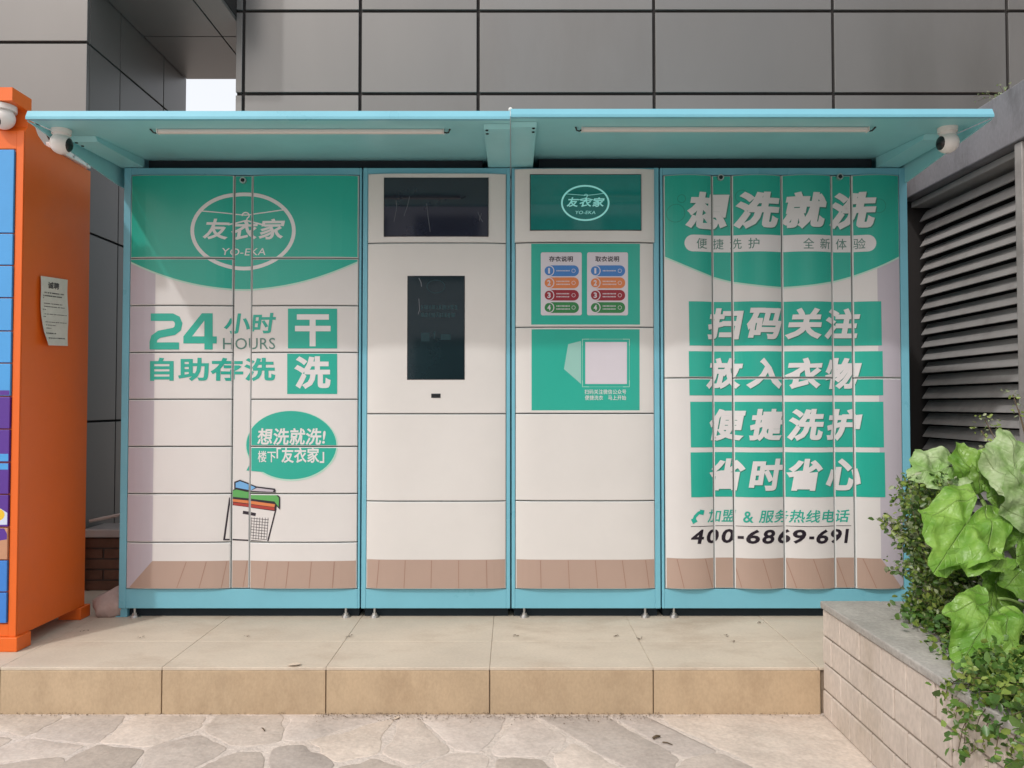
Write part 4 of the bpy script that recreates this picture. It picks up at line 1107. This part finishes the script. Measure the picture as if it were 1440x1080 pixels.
def sprays(fol, st, roots, rnd, size, mats, dens=7, r_=.0022):
    """each stem: list of points; leaves strung along it"""
    for pts in roots:
        pts = [Vector(p_) for p_ in pts]; L = sum((pts[i+1]-pts[i]).length for i in range(len(pts)-1))
        st.tube(pts, [r_*(1-.6*i/(len(pts)-1)) for i in range(len(pts))], M['twig'], 5)
        n = max(2, int(L/.014))
        for k in range(n):
            t = k/(n-1)*(len(pts)-1); i = min(int(t), len(pts)-2); c = pts[i].lerp(pts[i+1], t-i)
            if t/(len(pts)-1) < .12: continue
            leaflets(fol, c, dens if rnd.random() < .8 else 1, size*.75, size, mats, rnd)

def curve(a, c, b, n=7): 
    a, b, c = Vector(a), Vector(b), Vector(c)
    return [a*(1-t)**2+c*2*t*(1-t)+b*t*t for t in [k/(n-1) for k in range(n)]]

def shrub():
    rnd = random.Random(21)
    root = empty('small_leaf_shrub', (1.42, -.98, PZT-.03), 'straggly small leaved shrub in the planter beside the turquoise locker', 'shrub')
    f, s = MB(), MB(); tips = []
    for (u, v, d) in ((1246, 735, 2.72), (1240, 728, 2.74), (1262, 692, 2.72), (1272, 676, 2.70), (1290, 668, 2.72), (1268, 752, 2.66), (1280, 765, 2.62), (1300, 690, 2.68), (1310, 720, 2.62),
                      (1322, 740, 2.58), (1252, 798, 2.66), (1268, 790, 2.60), (1290, 800, 2.56), (1310, 790, 2.52), (1325, 800, 2.48), (1300, 760, 2.58), (1330, 820, 2.44), (1300, 830, 2.48),
                      (1284, 840, 2.52), (1315, 850, 2.42), (1284, 715, 2.66), (1275, 735, 2.70), (1296, 740, 2.62), (1340, 770, 2.60), (1345, 720, 2.7), (1335, 700, 2.72), (1318, 680, 2.74)):
        tips.append(ray(u, v, d))
    for k in range(46):
        tips.append(ray(rnd.uniform(1262, 1345), rnd.uniform(668, 850), rnd.uniform(2.5, 2.72)))
    roots = []
    for t in tips:
        b = Vector((1.44+rnd.uniform(-.05, .10), -1.0+rnd.uniform(-.14, .12), PZT-.03)); c = b.lerp(t, .5)+Vector((rnd.uniform(-.01, .05), rnd.uniform(-.03, .03), .05))
        roots.append(curve(b, c, t))
    sprays(f, s, roots, rnd, .019, (('small', 'small2', 'small3'), (.42, .33, .25)), 8)
    f.build('foliage', root, recalc=False); s.build('stem', root)
shrub()

def creeper():
    rnd = random.Random(9)
    root = empty('creeping_plant', (1.45, -1.5, PZT), 'low creeping plant trailing over the planter coping at the lower right', 'plant')
    f, s = MB(), MB(); roots = []
    for (u, v, d, z) in ((1292, 858, 2.62, 0), (1300, 872, 2.52, 0), (1312, 886, 2.42, 0), (1305, 905, 2.36, 0), (1318, 925, 2.26, 0), (1310, 940, 2.22, 0), (1330, 940, 2.18, 0), (1345, 960, 2.10, 0), (1335, 900, 2.3, 0),
                      (1365, 985, 2.02, 0), (1352, 975, 2.03, 0), (1378, 1000, 1.98, 0), (1385, 1050, 1.92, 0), (1395, 1010, 1.95, 0), (1420, 1000, 1.98, 0), (1438, 985, 2.0, 0), (1440, 1030, 1.92, 0),
                      (1360, 940, 2.12, 0), (1380, 960, 2.08, 0), (1410, 960, 2.05, 0), (1435, 940, 2.1, 0), (1330, 870, 2.44, 0), (1355, 1068, 1.90, 0), (1425, 905, 2.2, 0), (1440, 880, 2.3, 0)):
        t = ray(u, v, d); b = Vector((max(t.x+.10, 1.34)+rnd.uniform(0, .06), t.y+rnd.uniform(-.02, .12), PZT-.03)); c = b.lerp(t, .5)+Vector((0, 0, .06))
        roots.append(curve(b, c, t))
    for k in range(150):
        u = rnd.uniform(0, 1); y = -.92-1.0*u; t = Vector((1.32+rnd.uniform(-.03, .10)-.16*max(0, min(1, (u-.42)/.2)), y, PZT+rnd.uniform(.0, .05)))
        b = Vector((1.42+rnd.uniform(0, .1), y+rnd.uniform(-.05, .05), PZT-.03)); roots.append(curve(b, b.lerp(t, .5)+Vector((0, 0, rnd.uniform(.03, .08))), t))
    for k in range(16):
        y = -1.50-.035*k+rnd.uniform(-.02, .02); b = Vector((1.30, y, PZT+.01)); c = Vector((1.13, y-.01, PZT+.05)); t = Vector((1.115+rnd.uniform(-.02, .01), y-.02, PZT-rnd.uniform(.04, .13))); roots.append(curve(b, c, t))
    sprays(f, s, roots[:9], rnd, .022, (('creep', 'small2', 'small'), (.4, .4, .2)), 7)
    sprays(f, s, roots[9:], rnd, .023, (('creep', 'small2', 'small'), (.45, .35, .2)), 4)
    for k in range(900):
        x = rnd.uniform(1.36, 2.2); y = rnd.uniform(-1.95, -.92); leaflets(f, (x, y, PZT-.01+abs(rnd.gauss(0, .05))), 3, .025, .028, (('creep', 'small', 'small2'), (.5, .2, .3)), rnd)
    f.build('foliage', root, recalc=False); s.build('stem', root)
creeper()

def weeds():
    rnd = random.Random(2)
    root = empty('dry_weed', (2.3, -.02, 2.39), 'dry weed sprouting on top of the weathered concrete beam', 'weed')
    f, s = MB(), MB(); roots = []
    for k in range(9):
        b = Vector((2.29, .01, 2.386)); t = b+Vector((rnd.uniform(-.09, .02), rnd.uniform(-.14, .16), rnd.uniform(.01, .07))); roots.append(curve(b, b.lerp(t, .5)+Vector((0, 0, .03)), t, 5))
    sprays(f, s, roots, rnd, .012, (('small3', 'small2'), (.8, .2)), 1, .0014); f.build('foliage', root, recalc=False); s.build('stem', root)
    root = empty('wispy_weed', (2.1, -.5, PZT), 'wispy weed with thin stems in front of the lower louvers', 'weed')
    f, s = MB(), MB(); roots = []
    for (u, v, d) in ((1385, 590, 2.9), (1400, 600, 2.9), (1380, 605, 2.9), (1425, 555, 2.9), (1432, 575, 2.9), (1390, 625, 2.85), (1408, 612, 2.9)):
        t = ray(u, v, d); b = Vector((1.87, -.86, PZT-.03)); roots.append(curve(b, b.lerp(t, .6)+Vector((.03, 0, .06)), t))
    for r_ in roots: s.tube(r_, [.0018]*len(r_), M['twig'], 5); leaflets(f, r_[-1], 14, .016, .014, (('small3', 'small2'), (.6, .4)), rnd)
    f.build('foliage', root, recalc=False); s.build('stem', root)
weeds()

# ------------------------------------------------------------------ the block across the way (seen mirrored in the screens)
def opposite():
    root = empty('office_building', (0, -19, GZ), 'plain office block across the way, mirrored in the dark screens', 'building')
    w = MB(); w.box(-6.0, 5, -24, -19, GZ, 7.6, mat('opposite render', (0.42, 0.45, 0.52), .8, var=.1)); w.build('wall', root)
    gl = mat('opposite window glass', (0.03, 0.05, 0.09), .1)
    for k in range(4):
        for f in range(2):
            x = -5.6+k*2.75; z = 1.0+f*3.6; wl = MB(); wl.box(x, x+1.9, -19.02, -18.97, z, z+1.9, gl); wl.build('window', root)
opposite()
def unseen_tree():  # out of view, added so the cladding mirrors something dark on the right
    rnd = random.Random(33)
    root = empty('added_tree', (9.5, -10.0, GZ), 'unseen tall leafy tree added on the right to darken the wall cladding reflection', 'tree')
    t = MB(); t.tube([(9.5, -10, GZ), (9.4, -10, 2), (9.6, -10.1, 5), (9.5, -10, 8)], [.26, .2, .14, .05], M['twig'], 10)
    f = MB(); clumps = []
    for k in range(26):
        a = rnd.uniform(0, 6.28); h = rnd.uniform(2.8, 11.5); r_ = rnd.uniform(.3, 3.0)*(1-.6*abs(h-6.5)/6); c = Vector((9.5+r_*math.cos(a), -10+r_*math.sin(a), h)); clumps.append(c)
        t.tube([(9.5, -10, min(h-.6, 7.5)), ((9.5+c.x)/2, (c.y-10)/2, h-.4), c], [.06, .04, .02], M['twig'], 6)
    for c in clumps:
        for i in range(330):
            d = Vector((rnd.gauss(0, 1), rnd.gauss(0, 1), rnd.gauss(0, .8))).normalized()*rnd.uniform(.2, 1)**.5*1.25; q = c+d
            u = Vector((rnd.gauss(0, 1), rnd.gauss(0, 1), rnd.gauss(0, .5))).normalized(); w = u.orthogonal().normalized(); L = rnd.uniform(.12, .24)
            f.add([q-u*L, q+w*L*.5, q+u*L, q-w*L*.5], [(0, 1, 2, 3)], M['small'])
    t.build('trunk', root); f.build('crown', root, recalc=False)
unseen_tree()
